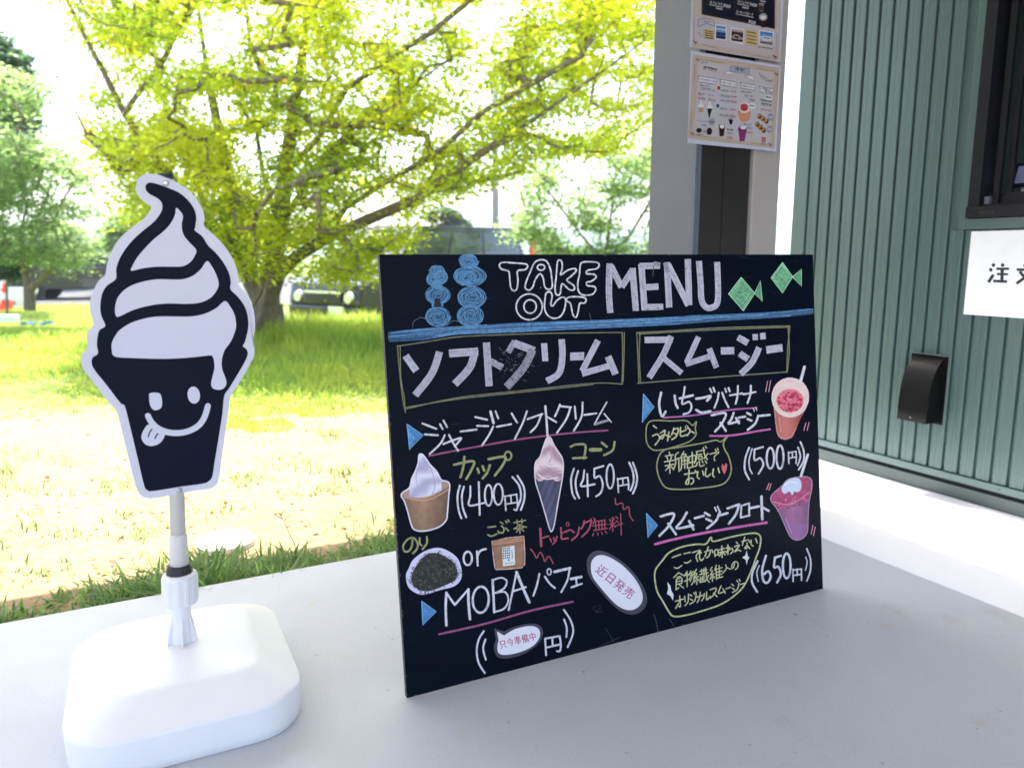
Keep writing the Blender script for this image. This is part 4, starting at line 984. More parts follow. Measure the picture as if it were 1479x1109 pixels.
K(fl, 7, YL, [(438, 505), (442, 520)], [(414, 528), (462, 520)], [(424, 534), (430, 550)], [(452, 530), (446, 548)], [(410, 562), (468, 552)], [(414, 586), (466, 576)], [(440, 560), (442, 630)], [(436, 590), (416, 614)], [(446, 588), (462, 602)], [(492, 506), (474, 524), (476, 570), (462, 610)], [(478, 546), (506, 538)], [(494, 544), (496, 618)],
  [(524, 502), (508, 530)], [(514, 522), (536, 516), (530, 534)], [(512, 536), (510, 596), (504, 612)], [(512, 538), (544, 532), (546, 600)], [(512, 558), (544, 552)], [(512, 578), (546, 572)], [(528, 536), (530, 600)], [(554, 532), (556, 570)], [(554, 532), (592, 524), (592, 562)], [(556, 568), (592, 560)], [(574, 505), (576, 592)], [(550, 600), (598, 586)],
  [(598, 502), (648, 490)], [(602, 504), (600, 540), (588, 570)], [(610, 520), (630, 516)], [(612, 532), (614, 548), (632, 544), (630, 528), (612, 532)], [(640, 478), (648, 520), (664, 548)], [(668, 512), (644, 542)], [(652, 470), (660, 480)], [(604, 566), (600, 584)], [(616, 560), (622, 588), (646, 580)], [(632, 556), (638, 566)], [(652, 556), (660, 570)],
  [(680, 516), (732, 504), (706, 530), (708, 556)], [(712, 488), (716, 498)], [(724, 482), (728, 492)])
K(fl, 8, YL, [(528, 636), (590, 626)], [(556, 608), (554, 650), (552, 690), (536, 690), (548, 664), (576, 660), (582, 680), (568, 694)], [(592, 614), (600, 624)], [(608, 620), (604, 650), (616, 662)], [(636, 616), (642, 642)], [(658, 600), (652, 636), (664, 650), (682, 634)], [(700, 604), (696, 640), (706, 652)], [(728, 598), (736, 626)])
fl.poly([(765, 637), (752, 610), (747, 588), (755, 572), (765, 590), (772, 568), (782, 578), (778, 608)], (226, 110, 122)); fl.done('speech_bubble', mb, M['chalk'])
# cups
fl = FL('D')
c1 = [(1046, 170), (1062, 110), (1110, 72), (1170, 64), (1230, 88), (1264, 140), (1266, 200), (1240, 262), (1215, 310), (1190, 370), (1168, 415), (1130, 430), (1092, 420), (1074, 380), (1064, 300), (1056, 230)]
def c1col(x, y):
    d = math.hypot((x-1158)/110, (y-180)/118)
    if d < 1: 
        if math.hypot((x-1155)/80, (y-200)/70) < 1: return lerp((238, 130, 148), (220, 104, 124), 0.5+nz(x, y, 0.05))
        return lerp((226, 196, 190), (236, 214, 208), 0.5+0.8*nz(x, y, 0.02))
    return lerp((206, 118, 110), (160, 78, 70), abs((x-1125)/70)**1.5*0.8+0.2*nz(x, y, 0.03))
fl.mosaic(c1, c1col, 4)
for k in range(60):
    a, r = random.uniform(0, 6.3), math.sqrt(random.random()); x, y = 1155+72*r*math.cos(a), 202+60*r*math.sin(a); q = random.uniform(5, 9); fl.disc(x, y, q, q*0.9, random.choice([(176, 40, 70), (196, 52, 84), (150, 30, 56)]), n=8)
fl.ell(1155, 182, 108, 115, 5, (238, 220, 216)); fl.stroke([(1062, 240), (1072, 340), (1084, 400), (1125, 426), (1165, 408), (1190, 360)], 5, (206, 160, 150)); fl.stroke([(1090, 300), (1100, 380)], 5, (226, 150, 140))
K(fl, 17, W2, [(1240, 0), (1218, 82)]); K(fl, 5, (214, 150, 170), [(1022, 84), (1010, 146)], [(1040, 80), (1028, 146)], [(1248, 332), (1237, 376)], [(1268, 328), (1256, 376)])
fl.done('strawberry_smoothie_picture', mb, M['print'], 'cut-out photo of a pink smoothie with red pearls')
fl = FL('D')
c2 = [(1040, 790), (1056, 748), (1108, 704), (1140, 668), (1200, 652), (1258, 652), (1284, 674), (1282, 730), (1268, 800), (1262, 890), (1258, 975), (1228, 1016), (1188, 1025), (1154, 1002), (1120, 930), (1084, 850)]
def c2col(x, y):
    ln = 845-0.28*(x-1040)
    if y < ln: return lerp((196, 74, 128), (150, 44, 92), 0.5+0.9*nz(x, y, 0.04))
    return lerp((170, 104, 150), (118, 74, 118), abs((x-1170)/100)+0.3*nz(x, y, 0.03)) if y < 930 else lerp((160, 104, 160), (130, 84, 140), abs((x-1190)/90))
fl.mosaic(c2, c2col, 4)
for k in range(40): x = random.uniform(1075, 1255); fl.disc(x, 838-0.28*(x-1040)+random.uniform(-26, 26), random.uniform(4, 8), random.uniform(4, 7), random.choice([(214, 60, 110), (150, 36, 76), (226, 110, 150)]), n=8)
fl.poly([(1104, 722), (1130, 680), (1165, 660), (1212, 664), (1222, 715), (1200, 742), (1180, 738), (1168, 760), (1150, 738), (1122, 752)], (212, 220, 240), True); fl.stroke([(1120, 700), (1160, 680), (1200, 690)], 8, (236, 240, 250))
sc = smooth(c2, True, 4); fl.stroke(sc+sc[:1], 5, (176, 150, 176), curve=False, cap=False); fl.stroke([(1056, 800), (1160, 812), (1270, 742)], 5, (214, 150, 180)); fl.stroke([(1130, 900), (1165, 985)], 7, (186, 140, 190))
K(fl, 15, W2, [(1260, 520), (1220, 645)]); K(fl, 5, (226, 150, 170), [(1030, 690), (1016, 726)], [(1042, 692), (1030, 730)], [(1290, 938), (1280, 990)], [(1304, 948), (1294, 1000)])
fl.done('berry_float_picture', mb, M['print'], 'cut-out photo of a purple berry float')
fl = FL('D')
K(fl, 11, W2, [(912, 478), (890, 540), (886, 610), (912, 666)], [(945, 488), (944, 552), (978, 540), (996, 580), (968, 632)], [(945, 488), (994, 474)]); K(fl, 8, W2, [(930, 484), (912, 550), (915, 600), (930, 632)])
fl.ell(1038, 540, 22, 62, 12, W2); fl.ell(1095, 534, 21, 70, 12, W2)
K(fl, 8, W2, [(1145, 504), (1148, 572)], [(1145, 508), (1190, 500)], [(1190, 500), (1192, 540), (1190, 572)], [(1168, 505), (1169, 536)], [(1147, 541), (1190, 533)]); K(fl, 10, W2, [(1216, 444), (1236, 500), (1235, 556), (1206, 608)], [(1202, 476), (1216, 530), (1200, 582)])
fl.done('price_lettering', mb, M['chalk'])
fl = FL('D')
K(fl, 14, W2, [(386, 886), (466, 870), (436, 940), (380, 1000)], [(432, 928), (478, 992)], [(542, 862), (515, 910), (482, 956), (580, 938)], [(556, 912), (582, 962)], [(590, 896), (642, 882)], [(650, 864), (678, 880)], [(658, 900), (688, 914)], [(738, 858), (716, 910), (662, 956)], [(734, 880), (784, 866)],
  [(784, 838), (852, 814)], [(852, 814), (834, 872), (792, 928)], [(922, 836), (970, 826)], [(988, 830), (1028, 852)]); K(fl, 9, W2, [(708, 832), (718, 854)], [(724, 826), (734, 848)])
K(fl, 11, W2, [(866, 822), (862, 892)], [(866, 822), (912, 808)], [(912, 808), (912, 882)], [(862, 892), (914, 880)]); K(fl, 16, W2, [(985, 768), (990, 902)])
fl.done('smoothie_float_lettering', mb, M['chalk'])
fl = FL('D'); K(fl, 14, (214, 110, 176), [(354, 1050), (470, 1020), (600, 992), (800, 956), (1016, 922)]); fl.done('pink_underline', mb, M['chalk'])
fl = FL('F')
K(fl, 9, (200, 206, 150), [(352, 560), (356, 505), (396, 450), (440, 400), (520, 366), (600, 352), (655, 350), (686, 310), (700, 335), (800, 310), (900, 290), (958, 288), (980, 312), (975, 370), (950, 440), (920, 520), (880, 600), (820, 660), (740, 710), (640, 745), (540, 772), (470, 780), (440, 758), (400, 690), (366, 630), (352, 560)])
fl.done('speech_bubble', mb, M['chalk'])
fl = FL('F')
K(fl, 7.5, YL, [(456, 430), (506, 412)], [(468, 490), (488, 494), (512, 478)], [(526, 408), (562, 400)], [(528, 460), (546, 462), (566, 448)], [(575, 402), (622, 388), (598, 420), (606, 454)], [(612, 398), (616, 406)], [(622, 394), (628, 402)], [(622, 388), (618, 430), (628, 448), (642, 436)],
  [(648, 398), (682, 388), (674, 420), (660, 432)], [(670, 368), (650, 424)], [(690, 384), (698, 402)], [(706, 390), (710, 424)], [(706, 390), (726, 384), (728, 416)], [(710, 418), (728, 412)], [(736, 384), (764, 376)], [(732, 402), (770, 394)], [(750, 362), (752, 430)], [(748, 402), (736, 422)], [(754, 400), (770, 414)],
  [(786, 356), (786, 412)], [(776, 376), (796, 370), (776, 402)], [(786, 392), (808, 376), (816, 392), (802, 408)], [(836, 340), (844, 348)], [(826, 366), (854, 358), (826, 396), (844, 386), (862, 392)],
  [(870, 336), (896, 328)], [(886, 310), (872, 358)], [(906, 324), (916, 340)], [(900, 344), (898, 376), (886, 374), (900, 362), (916, 378)], [(924, 328), (924, 352), (936, 362)], [(950, 318), (960, 344)])
K(fl, 6.5, YL, [(494, 520), (464, 550)], [(494, 520), (528, 540)], [(484, 548), (506, 542)], [(480, 560), (478, 622)], [(480, 560), (512, 552), (512, 584)], [(480, 574), (512, 567)], [(480, 590), (512, 583)], [(478, 622), (494, 610)], [(496, 590), (524, 612)],
  [(538, 520), (528, 540)], [(530, 538), (554, 530)], [(544, 512), (544, 604)], [(528, 572), (558, 558)], [(566, 510), (556, 536)], [(562, 524), (586, 516), (582, 570), (570, 592)], [(572, 526), (556, 562)], [(580, 528), (562, 572)],
  [(600, 500), (588, 522), (602, 526), (588, 552)], [(590, 552), (612, 542)], [(602, 550), (602, 590)], [(594, 562), (588, 578)], [(610, 558), (616, 570)], [(620, 512), (662, 502)], [(630, 500), (630, 526)], [(644, 496), (644, 560)], [(620, 532), (668, 520)], [(624, 546), (624, 578)], [(636, 542), (636, 576)], [(620, 560), (646, 554)], [(620, 578), (648, 570)], [(654, 490), (660, 550), (676, 578)], [(672, 536), (650, 574)],
  [(692, 488), (682, 506), (694, 510), (682, 534)], [(684, 534), (704, 526)], [(693, 532), (694, 572)], [(686, 544), (681, 558)], [(701, 540), (706, 552)], [(718, 476), (708, 506)], [(716, 496), (718, 560)], [(716, 500), (752, 490)], [(718, 518), (750, 510)], [(718, 536), (750, 528)], [(720, 554), (756, 544)], [(734, 478), (736, 548)],
  [(772, 474), (778, 494), (756, 522)], [(778, 490), (804, 500)], [(826, 458), (820, 488), (810, 492), (812, 470), (830, 454), (846, 466), (844, 488), (830, 502)])
K(fl, 7, YL, [(474, 690), (522, 676)], [(500, 658), (504, 720), (494, 718)], [(500, 690), (476, 732)], [(530, 660), (532, 692)], [(552, 648), (550, 690), (532, 716)], [(560, 650), (572, 658)], [(562, 676), (576, 684)], [(598, 650), (588, 688), (560, 706)], [(584, 640), (588, 648)], [(594, 636), (598, 644)], [(600, 666), (636, 654)], [(622, 636), (618, 668), (604, 698)],
  [(646, 644), (642, 668), (630, 688)], [(660, 634), (660, 682), (680, 660)], [(680, 622), (716, 612), (704, 648), (680, 672)], [(700, 642), (722, 662)], [(746, 598), (730, 642), (768, 630)], [(756, 614), (770, 642)], [(775, 616), (802, 606)], [(808, 588), (820, 597)], [(812, 612), (824, 620)], [(852, 584), (842, 618), (814, 638)], [(840, 566), (845, 576)], [(854, 560), (858, 570)], [(860, 590), (888, 582)])
fl.done('fibre_smoothie_lettering', mb, M['chalk'])
fl = FL('F')
fl.poly([(897, 388), (904, 420), (914, 432), (904, 444), (898, 475), (892, 444), (870, 430), (890, 418)], (232, 234, 238)); fl.done('sparkle_mark', mb, M['chalk']); fl = FL('F'); fl.poly([(427, 575), (444, 598), (450, 628), (464, 650), (460, 686), (446, 660), (424, 645), (432, 618)], (232, 234, 238)); fl.done('sparkle_mark', mb, M['chalk'])
fl = FL('F')
K(fl, 12, W2, [(962, 452), (932, 520), (930, 580), (960, 634)]); K(fl, 7, W2, [(972, 478), (958, 520), (966, 572)], [(1248, 428), (1256, 460), (1246, 506)]); K(fl, 9, W2, [(1254, 378), (1276, 440), (1275, 510), (1254, 570)])
K(fl, 13, W2, [(1012, 420), (990, 500), (996, 566), (1020, 580), (1040, 545), (1026, 512), (1000, 530)], [(1066, 430), (1060, 488), (1086, 486), (1100, 530), (1078, 578)], [(1064, 432), (1100, 420)]); fl.ell(1135, 480, 23, 74, 13, W2)
K(fl, 9, W2, [(1172, 500), (1173, 572)], [(1172, 505), (1222, 498)], [(1222, 498), (1223, 566)], [(1197, 500), (1198, 536)], [(1172, 537), (1222, 530)]); fl.done('price_lettering', mb, M['chalk'])
# worn paint along the board's edges
fl = Flat('board', P0b, bn, (0, 0, 1), 0.0003)
def bpx(a, b): 
    p = BP(a, b)-C0; y = p.y*cp-p.z*sp; zz_ = p.y*sp+p.z*cp; return (739.5+F*p.x/y, 554.5-F*zz_/y)
for k in range(60):
    e = random.choice([0, 0, 1, 2, 3]); t = random.random(); q = random.uniform(0.0006, 0.0022); L_ = random.uniform(0.002, 0.010)
    a, b = {0: (q, t*BH), 1: (BW-q, t*BH), 2: (t*BW, q), 3: (t*BW, BH-q)}[e]
    a2, b2_ = (a, b+L_) if e < 2 else (a+L_, b)
    if a2 > BW or b2_ > BH: continue
    fl.stroke([bpx(a, b), bpx(a2, b2_)], random.uniform(.6, 1.4), random.choice([(70, 68, 66), (96, 92, 88), (48, 50, 56)]), cap=False)
tag(fl.done('edge_wear', mb, M['chalk']), kind='stuff')
# chalk smudges and scratches
fl = FL('A')
for k in range(46):
    x, y = random.choice([(random.uniform(100, 2500), random.uniform(40, 400)), (random.uniform(200, 1200), random.uniform(1000, 2500))])
    L_ = random.uniform(6, 60); a = random.uniform(-.5, .5); fl.stroke([(x, y), (x+L_*math.cos(a)/2, y+L_*math.sin(a)/2+2), (x+L_*math.cos(a), y+L_*math.sin(a))], random.uniform(1, 2.6), random.choice([(24, 28, 38), (32, 36, 46), (44, 48, 58)]))
K(fl, 5, (70, 74, 84), [(1660, 100), (1656, 160)], [(938, 420), (936, 470)], [(930, 415), (948, 440)], [(1280, 380), (1288, 420)])
K(fl, 2.5, (110, 130, 150), [(230, 465), (236, 430), (280, 405), (320, 420)], [(430, 455), (470, 425), (500, 430)])
tag(fl.done('chalk_smudge', mb, M['chalk']), kind='stuff')
fl = FL('F'); K(fl, 6, (62, 66, 76), [(348, 770), (360, 810), (372, 870)], [(440, 795), (466, 836)]); K(fl, 2.5, (52, 56, 66), *[[(random.uniform(-20, 40), random.uniform(700, 760)), (random.uniform(-20, 40), random.uniform(700, 760))] for _ in range(8)]); K(fl, 2.5, (70, 74, 86), [(150, 900), (20, 960)], [(60, 850), (110, 930)]); tag(fl.done('chalk_smudge', mb, M['chalk']), kind='stuff')

# ------------------------------------------------------------------ the ice-cream sign
BC = Vector((-0.6766, 1.465, 0)); su = bu.copy(); sv = Vector((-su.y, su.x, 0))      # base axes
sg = thing('ice_cream_sign', 'black and white smiling soft ice cream sign on a pole with a white weighted base', 'sign', BC, 0)
def rr(hx, hy, r, z, n=7):
    out = []
    for cx, cy, a0 in ((hx-r, hy-r, 0), (-(hx-r), hy-r, 90), (-(hx-r), -(hy-r), 180), (hx-r, -(hy-r), 270)):
        for k in range(n+1):
            a = R(a0+90*k/n); out.append(BC+su*(cx+r*math.cos(a))+sv*(cy+r*math.sin(a))+Vector((0, 0, z)))
    return out
HX, HY = 0.208, 0.238
rings = [(0.965, 0.075, 0.000), (0.985, 0.08, 0.003), (0.99, 0.08, 0.02), (1.0, 0.08, 0.066), (1.0, 0.08, 0.0685), (0.996, 0.08, 0.0712), (0.988, 0.079, 0.0730), (0.97, 0.078, 0.0755), (0.90, 0.077, 0.0845), (0.80, 0.076, 0.0970), (0.72, 0.075, 0.1065), (0.69, 0.075, 0.1100), (0.66, 0.074, 0.1125), (0.60, 0.074, 0.1148), (0.42, 0.07, 0.1190), (0.2, 0.04, 0.1215)]
v = []; f = []; n_ = 32
for s_, r, z in rings: v += rr(HX*s_, HY*s_, min(r*max(s_, .5)*1.25, HX*s_*0.98), z)
for k in range(len(rings)-1):
    for j in range(n_): a = k*n_; f.append((a+j, a+(j+1) % n_, a+n_+(j+1) % n_, a+n_+j))
f.append(tuple(reversed(range(n_)))); f.append(tuple((len(rings)-1)*n_+j for j in range(n_)))
o = wm('water_tank_base', v, f, M['tank'], sg, smooth=True)
# plane of the sign: vertical-ish plane through the pole foot
FT = BC+Vector((0, 0, 0.121))
pn = sv*-1.0                                  # towards the camera
pole_top = on(239, 262, FT, pn); pole_p = lambda py: on(263.4-(925-py)*0.0345-0.8, py, FT, pn)
A0 = pole_p(925); ax = (pole_p(715)-A0).normalized()
pole_top = A0+ax*((on(240, 258, FT, pn)-A0).dot(ax))
def seg(name, ya, yb, ra, rb, mat, n=20, extra=None, bv=0.0):
    a, b = A0+ax*((on(262, ya, FT, pn)-A0).dot(ax)), A0+ax*((on(262, yb, FT, pn)-A0).dot(ax))
    v = []; f = []; L = (b-a).length; d = (b-a).normalized(); c_ = min(0.004, L*0.15)
    tube(v, f, [a, a+d*c_, b-d*c_, b], [ra-c_*0.7, ra, rb, rb-c_*0.7], n)
    return wm(name, v, f, mat, sg)
PXM = 0.00148*1.0                      # metres per photograph pixel at the pole
for q in ('',):
    a = A0-ax*0.02
    v = []; f = []; tube(v, f, [a, A0+ax*0.012, A0+ax*0.055, A0+ax*0.085], [0.022, 0.022, 0.019, 0.021], 16); wm('socket', v, f, M['collar'], sg, smooth=False)
    for k in range(6):
        an = k*math.pi/3+0.5; r_ = (su*math.cos(an)+sv*math.sin(an)); tn = ax.cross(r_).normalized()*0.002
        pr = [A0-ax*0.004+r_*0.015, A0-ax*0.004+r_*0.033, A0+ax*0.03+r_*0.027, A0+ax*0.07+r_*0.016]
        v, f = prism([p-tn for p in pr], tn*2); recalc(wm('socket_fin', v, f, M['collar'], sg))
# fluted clamp collar
ca, cb = A0+ax*((on(262, 870, FT, pn)-A0).dot(ax)), A0+ax*((on(262, 826, FT, pn)-A0).dot(ax))
v = []; f = []; nn = 72; e1 = su; e2 = ax.cross(e1).normalized(); Lc = (cb-ca).length
for t, rr_ in ((0, 0.031), (0.04, 0.0335), (0.1, 0.0345), (0.86, 0.0345), (0.95, 0.032), (1, 0.027)):
    for j in range(nn):
        a = 2*math.pi*j/nn; fl_ = 0.0012 if (j % 6 in (0, 1, 2)) and 0.05 < t < 0.9 else 0
        v.append(ca+ax*Lc*t+(e1*math.cos(a)+e2*math.sin(a))*(rr_-fl_))
for k in range(5):
    for j in range(nn): f.append((k*nn+j, k*nn+(j+1) % nn, (k+1)*nn+(j+1) % nn, (k+1)*nn+j))
f.append(tuple(reversed(range(nn)))); f.append(tuple(5*nn+j for j in range(nn)))
wm('clamp_collar', v, f, M['collar'], sg)
seg('rubber_ring', 827, 814, 0.0255, 0.0235, M['blackplastic'], 14)
o = seg('lower_pole', 822, 770, 0.0178, 0.0172, M['pole']); o.data.polygons.foreach_set('use_smooth', [True]*len(o.data.polygons))
v = []; f = []; tube(v, f, [A0+ax*((on(262, 774, FT, pn)-A0).dot(ax)), pole_top], [0.0145, 0.0135], 20); wm('upper_pole', v, f, M['pole'], sg, smooth=True)
v = []; f = []; tube(v, f, [pole_top+ax*0.0002, pole_top+ax*0.008], [0.0150, 0.0140], 16); wm('pole_cap', v, f, M['blackplastic'], sg)
# panel
PP = FT+pn*0.022
S1 = lambda L: [(90+x/4.1083, 230+y/4.1083) for x, y in L]
S2 = lambda L: [(90+x/4.1083, 470+y/4.1083) for x, y in L]
outer = S1([(500, 89), (560, 91), (620, 112), (700, 150), (760, 195), (800, 240), (832, 300), (845, 350), (839, 392), (872, 425), (930, 480), (980, 540), (1020, 610), (1042, 680), (1046, 742), (1085, 790), (1120, 850), (1140, 920), (1143, 1000), (1130, 1085)]) + \
    S2([(1128, 105), (1140, 132), (1138, 180), (1110, 235), (1070, 310), (1020, 385), (996, 430), (985, 520), (966, 650), (945, 800), (932, 900), (915, 944), (875, 968), (780, 982), (650, 1006), (540, 1026), (490, 1021), (456, 998), (435, 950), (400, 820), (350, 620), (322, 512), (270, 450), (180, 332), (125, 262), (112, 212), (120, 168), (146, 140), (146, 60)]) + \
    S1([(152, 1020), (184, 975), (166, 910), (164, 850), (184, 780), (215, 722), (254, 685), (266, 620), (300, 530), (350, 460), (420, 402), (485, 350), (528, 290), (500, 262), (462, 232), (440, 195), (438, 150), (460, 105)])
so = smooth(outer, True, 4)
pts = [on(x, y, PP, pn) for x, y in so]
v, f = prism(pts, -pn*0.003); recalc(wm('sign_panel', v, f, M['panel'], sg))
fl = Flat('sign', PP, pn, (0, 0, 1), 0.0003)
KB = (4, 14, 34); WHT = (206, 208, 222)
black = S1([(520, 139), (560, 147), (620, 167), (690, 198), (740, 238), (780, 292), (795, 345), (789, 400), (787, 424), (830, 458), (866, 514), (910, 555), (960, 620), (990, 680), (1000, 730), (998, 772), (1040, 815), (1080, 870), (1100, 930), (1103, 1000), (1085, 1080)]) + \
    S2([(1072, 122), (1094, 143), (1100, 170), (1085, 212), (1040, 290), (990, 372), (961, 418), (950, 520), (930, 650), (905, 800), (890, 892), (870, 922), (835, 937), (700, 956), (535, 982), (503, 974), (486, 950), (450, 800), (400, 590), (370, 478), (345, 460), (260, 350), (190, 262), (174, 222), (180, 190), (211, 166), (205, 110), (212, 50)]) + \
    S1([(225, 1010), (255, 987), (232, 930), (225, 875), (236, 800), (265, 750), (318, 710), (320, 650), (345, 580), (400, 500), (470, 432), (540, 375), (580, 325), (594, 288), (585, 252), (560, 230), (515, 205), (495, 180), (497, 152)])
fl.poly(black, KB, True)
fl.poly(S1([(675, 290), (702, 312), (716, 340), (709, 380), (711, 420), (726, 460), (760, 500), (795, 540), (785, 575), (760, 610), (715, 635), (650, 638), (560, 638), (480, 647), (410, 662), (415, 636), (440, 590), (480, 540), (540, 478), (610, 420), (650, 370), (670, 325)]), WHT, True)
fl.poly(S1([(858, 605), (890, 640), (915, 690), (928, 740), (915, 780), (880, 822), (820, 850), (740, 858), (620, 856), (520, 868), (420, 895), (345, 930), (320, 932), (312, 890), (325, 830), (355, 788), (400, 755), (460, 732), (560, 713), (700, 714), (770, 694), (822, 652)]), WHT, True)
fl.poly(S1([(965, 842), (1000, 880), (1024, 930), (1031, 990)])+S2([(1020, 50), (998, 98), (962, 150), (946, 210), (949, 260), (966, 305), (974, 345), (958, 372), (930, 382), (896, 374), (883, 350), (890, 308), (902, 258), (901, 215), (892, 186), (873, 178), (750, 191), (600, 198), (420, 193), (312, 184), (293, 140), (297, 95), (325, 45)])+S1([(345, 1010), (400, 975), (470, 950), (570, 933), (760, 933), (850, 915), (915, 882)]), WHT, True)
fl.done('printed_cone', sg, M['signprint'], 'black soft ice cream outline print')
fl = Flat('sign', PP, pn, (90, 470, 4.1083), 0.0003)
fl.poly([(520, 402), (575, 402), (591, 440), (588, 485), (560, 502), (538, 498), (520, 470), (516, 430)], WHT, True); fl.disc(780, 413, 37, 51, WHT, -0.12)
fl.stroke([(508, 536), (530, 575), (570, 612), (630, 634), (700, 637), (760, 622), (812, 590), (845, 540), (864, 478)], 35, WHT, jit=0.0)
fl.poly([(505, 590), (480, 625), (469, 665), (490, 702), (530, 715), (575, 700), (602, 668), (606, 640), (575, 612), (530, 592)], WHT, True)
fl.stroke([(532, 615), (518, 635), (510, 660)], 8, KB, jit=0); fl.stroke([(566, 642), (556, 656), (550, 670)], 8, KB, jit=0)
fl.done('printed_face', sg, M['signprint'], 'smiling face with tongue out')
for px, py in ((239, 264.6), (258.7, 708)):
    c_ = on(px, py, PP, pn); v = []; f = []; tube(v, f, [c_+pn*0.0003, c_+pn*0.003, c_+pn*0.0042], [0.0058, 0.0054, 0.003], 14); wm('screw', v, f, M['screw'], sg)
# ------------------------------------------------------------------ trees
def grow(root_pts, attract, r_tip=0.006, expo=2.3, wiggle=0.12):
    """join attractor points to the hand-placed limbs (nearest first); returns nodes, parents, radii"""
    P = []; par = []
    for limb in root_pts:                      # limb: (parent index or None, [points])
        pi, pts = limb
        for p in pts: P.append(np.array(p)); par.append(pi if pi is not None else -1); pi = len(P)-1
    base = len(P)
    A = np.array(attract); T = np.array(P)
    dist = np.full(len(A), 1e9); near = np.zeros(len(A), int)
    for i, t in enumerate(T):
        d = np.linalg.norm(A-t, axis=1)+0.25*np.maximum(0, t[2]-A[:, 2]); m_ = d < dist; dist[m_] = d[m_]; near[m_] = i
    used = np.zeros(len(A), bool)
    for _ in range(len(A)):
        d = np.where(used, 1e9, dist); i = int(np.argmin(d)); used[i] = True
        a = P[near[i]]; b = A[i]; mid = None; q = near[i]
        if np.linalg.norm(b-a) > 0.28:
            mid = (a+b)/2+np.random.uniform(-1, 1, 3)*np.linalg.norm(b-a)*wiggle; P.append(mid); par.append(int(q)); q = len(P)-1
        P.append(b); par.append(int(q)); k = len(P)-1
        for kk in ([k] if mid is None else [k, q]):
            t = P[kk]; dd = np.linalg.norm(A-t, axis=1)+0.25*np.maximum(0, t[2]-A[:, 2]); m_ = (dd < dist) & ~used; dist[m_] = dd[m_]; near[m_] = kk
    n = len(P); cnt = np.ones(n)
    for i in range(n-1, -1, -1):
        if par[i] >= 0: cnt[par[i]] += cnt[i]
    return np.array(P), np.array(par), r_tip*cnt**(1/expo), base
def branch_mesh(P, par, rad, v, f):
    for i in range(len(P)):
        p = par[i]
        if p < 0: continue
        r1 = rad[i]; r0 = min(rad[p], r1*1.35+0.004); n = 8 if r1 > 0.03 else (5 if r1 > 0.012 else 3)
        tube(v, f, [P[p], P[i]], [r0, r1], n, cap=False)
def leaves(centres, per, spread, size, flat=0.45, rnd=None):
    """small pointed leaf faces, two quads folded along the midrib"""
    rs = np.random.RandomState(rnd or 3); n = len(centres)*per
    c = np.repeat(np.array(centres), per, axis=0)
    off = rs.normal(0, 1, (n, 3))*spread; off[:, 2] *= flat; c = c+off
    a = rs.uniform(0, 2*np.pi, n); el = rs.normal(-0.15, 0.45, n)
    d = np.stack([np.cos(a)*np.cos(el), np.sin(a)*np.cos(el), np.sin(el)], 1)
    up = np.stack([rs.normal(0, .35, n), rs.normal(0, .35, n), np.ones(n)], 1)
    s_ = np.cross(d, up); s_ /= np.linalg.norm(s_, axis=1)[:, None]; nn_ = np.cross(s_, d)
    L = size*rs.uniform(0.6, 1.25, n)[:, None]; W_ = L*0.30
    v = np.stack([c, c+d*L*0.45+s_*W_+nn_*L*0.06, c+d*L, c+d*L*0.45-s_*W_+nn_*L*0.06], 1).reshape(-1, 3)
    k = np.arange(n)[:, None]*4
    f = (k+np.array([[0, 1, 2, 3]])).reshape(-1, 4)
    return v, f
def fast_mesh(name, v, f, mat, parent=None):
    me = bpy.data.meshes.new(name); q = f.shape[1]
    if parent is not None: v = v-np.array(MATS[parent.name].translation)
    me.vertices.add(len(v)); me.vertices.foreach_set('co', np.ascontiguousarray(v, dtype=np.float32).ravel())
    me.loops.add(f.size); me.loops.foreach_set('vertex_index', np.ascontiguousarray(f, dtype=np.int32).ravel())
    me.polygons.add(len(f)); me.polygons.foreach_set('loop_start', np.arange(0, f.size, q, dtype=np.int32))
    me.update(calc_edges=True); return link(name, me, mat, parent)
def inpoly(x, y, P):
    r = False; j = len(P)-1
    for i in range(len(P)):
        if (P[i][1] > y) != (P[j][1] > y) and x < (P[j][0]-P[i][0])*(y-P[i][1])/(P[j][1]-P[i][1])+P[i][0]: r = not r
        j = i
    return r
def crown_points(polys, holes, Y0, Y1, n, thr=-0.12, sc=0.011, seed=1):
    rs = random.Random(seed); out = []; k = 0
    xs_ = [p[0] for P_ in polys for p in P_]; ys_ = [p[1] for P_ in polys for p in P_]
    while len(out) < n and k < n*60:
        k += 1; x = rs.uniform(min(xs_), max(xs_)); y = rs.uniform(min(ys_), max(ys_))
        if not any(inpoly(x, y, P_) for P_ in polys): continue
        if any(((x-h[0])/h[2])**2+((y-h[1])/h[3])**2 < 1 for h in holes): continue
        q = rs.random(); Y = Y0+(Y1-Y0)*q
        if noise.noise(Vector((x*sc, y*sc*1.7, seed))) < thr: continue
        out.append(np.array(at(x, y, Y)))
    return out
def limb(*pp): return [np.array(at(*p)) for p in pp]
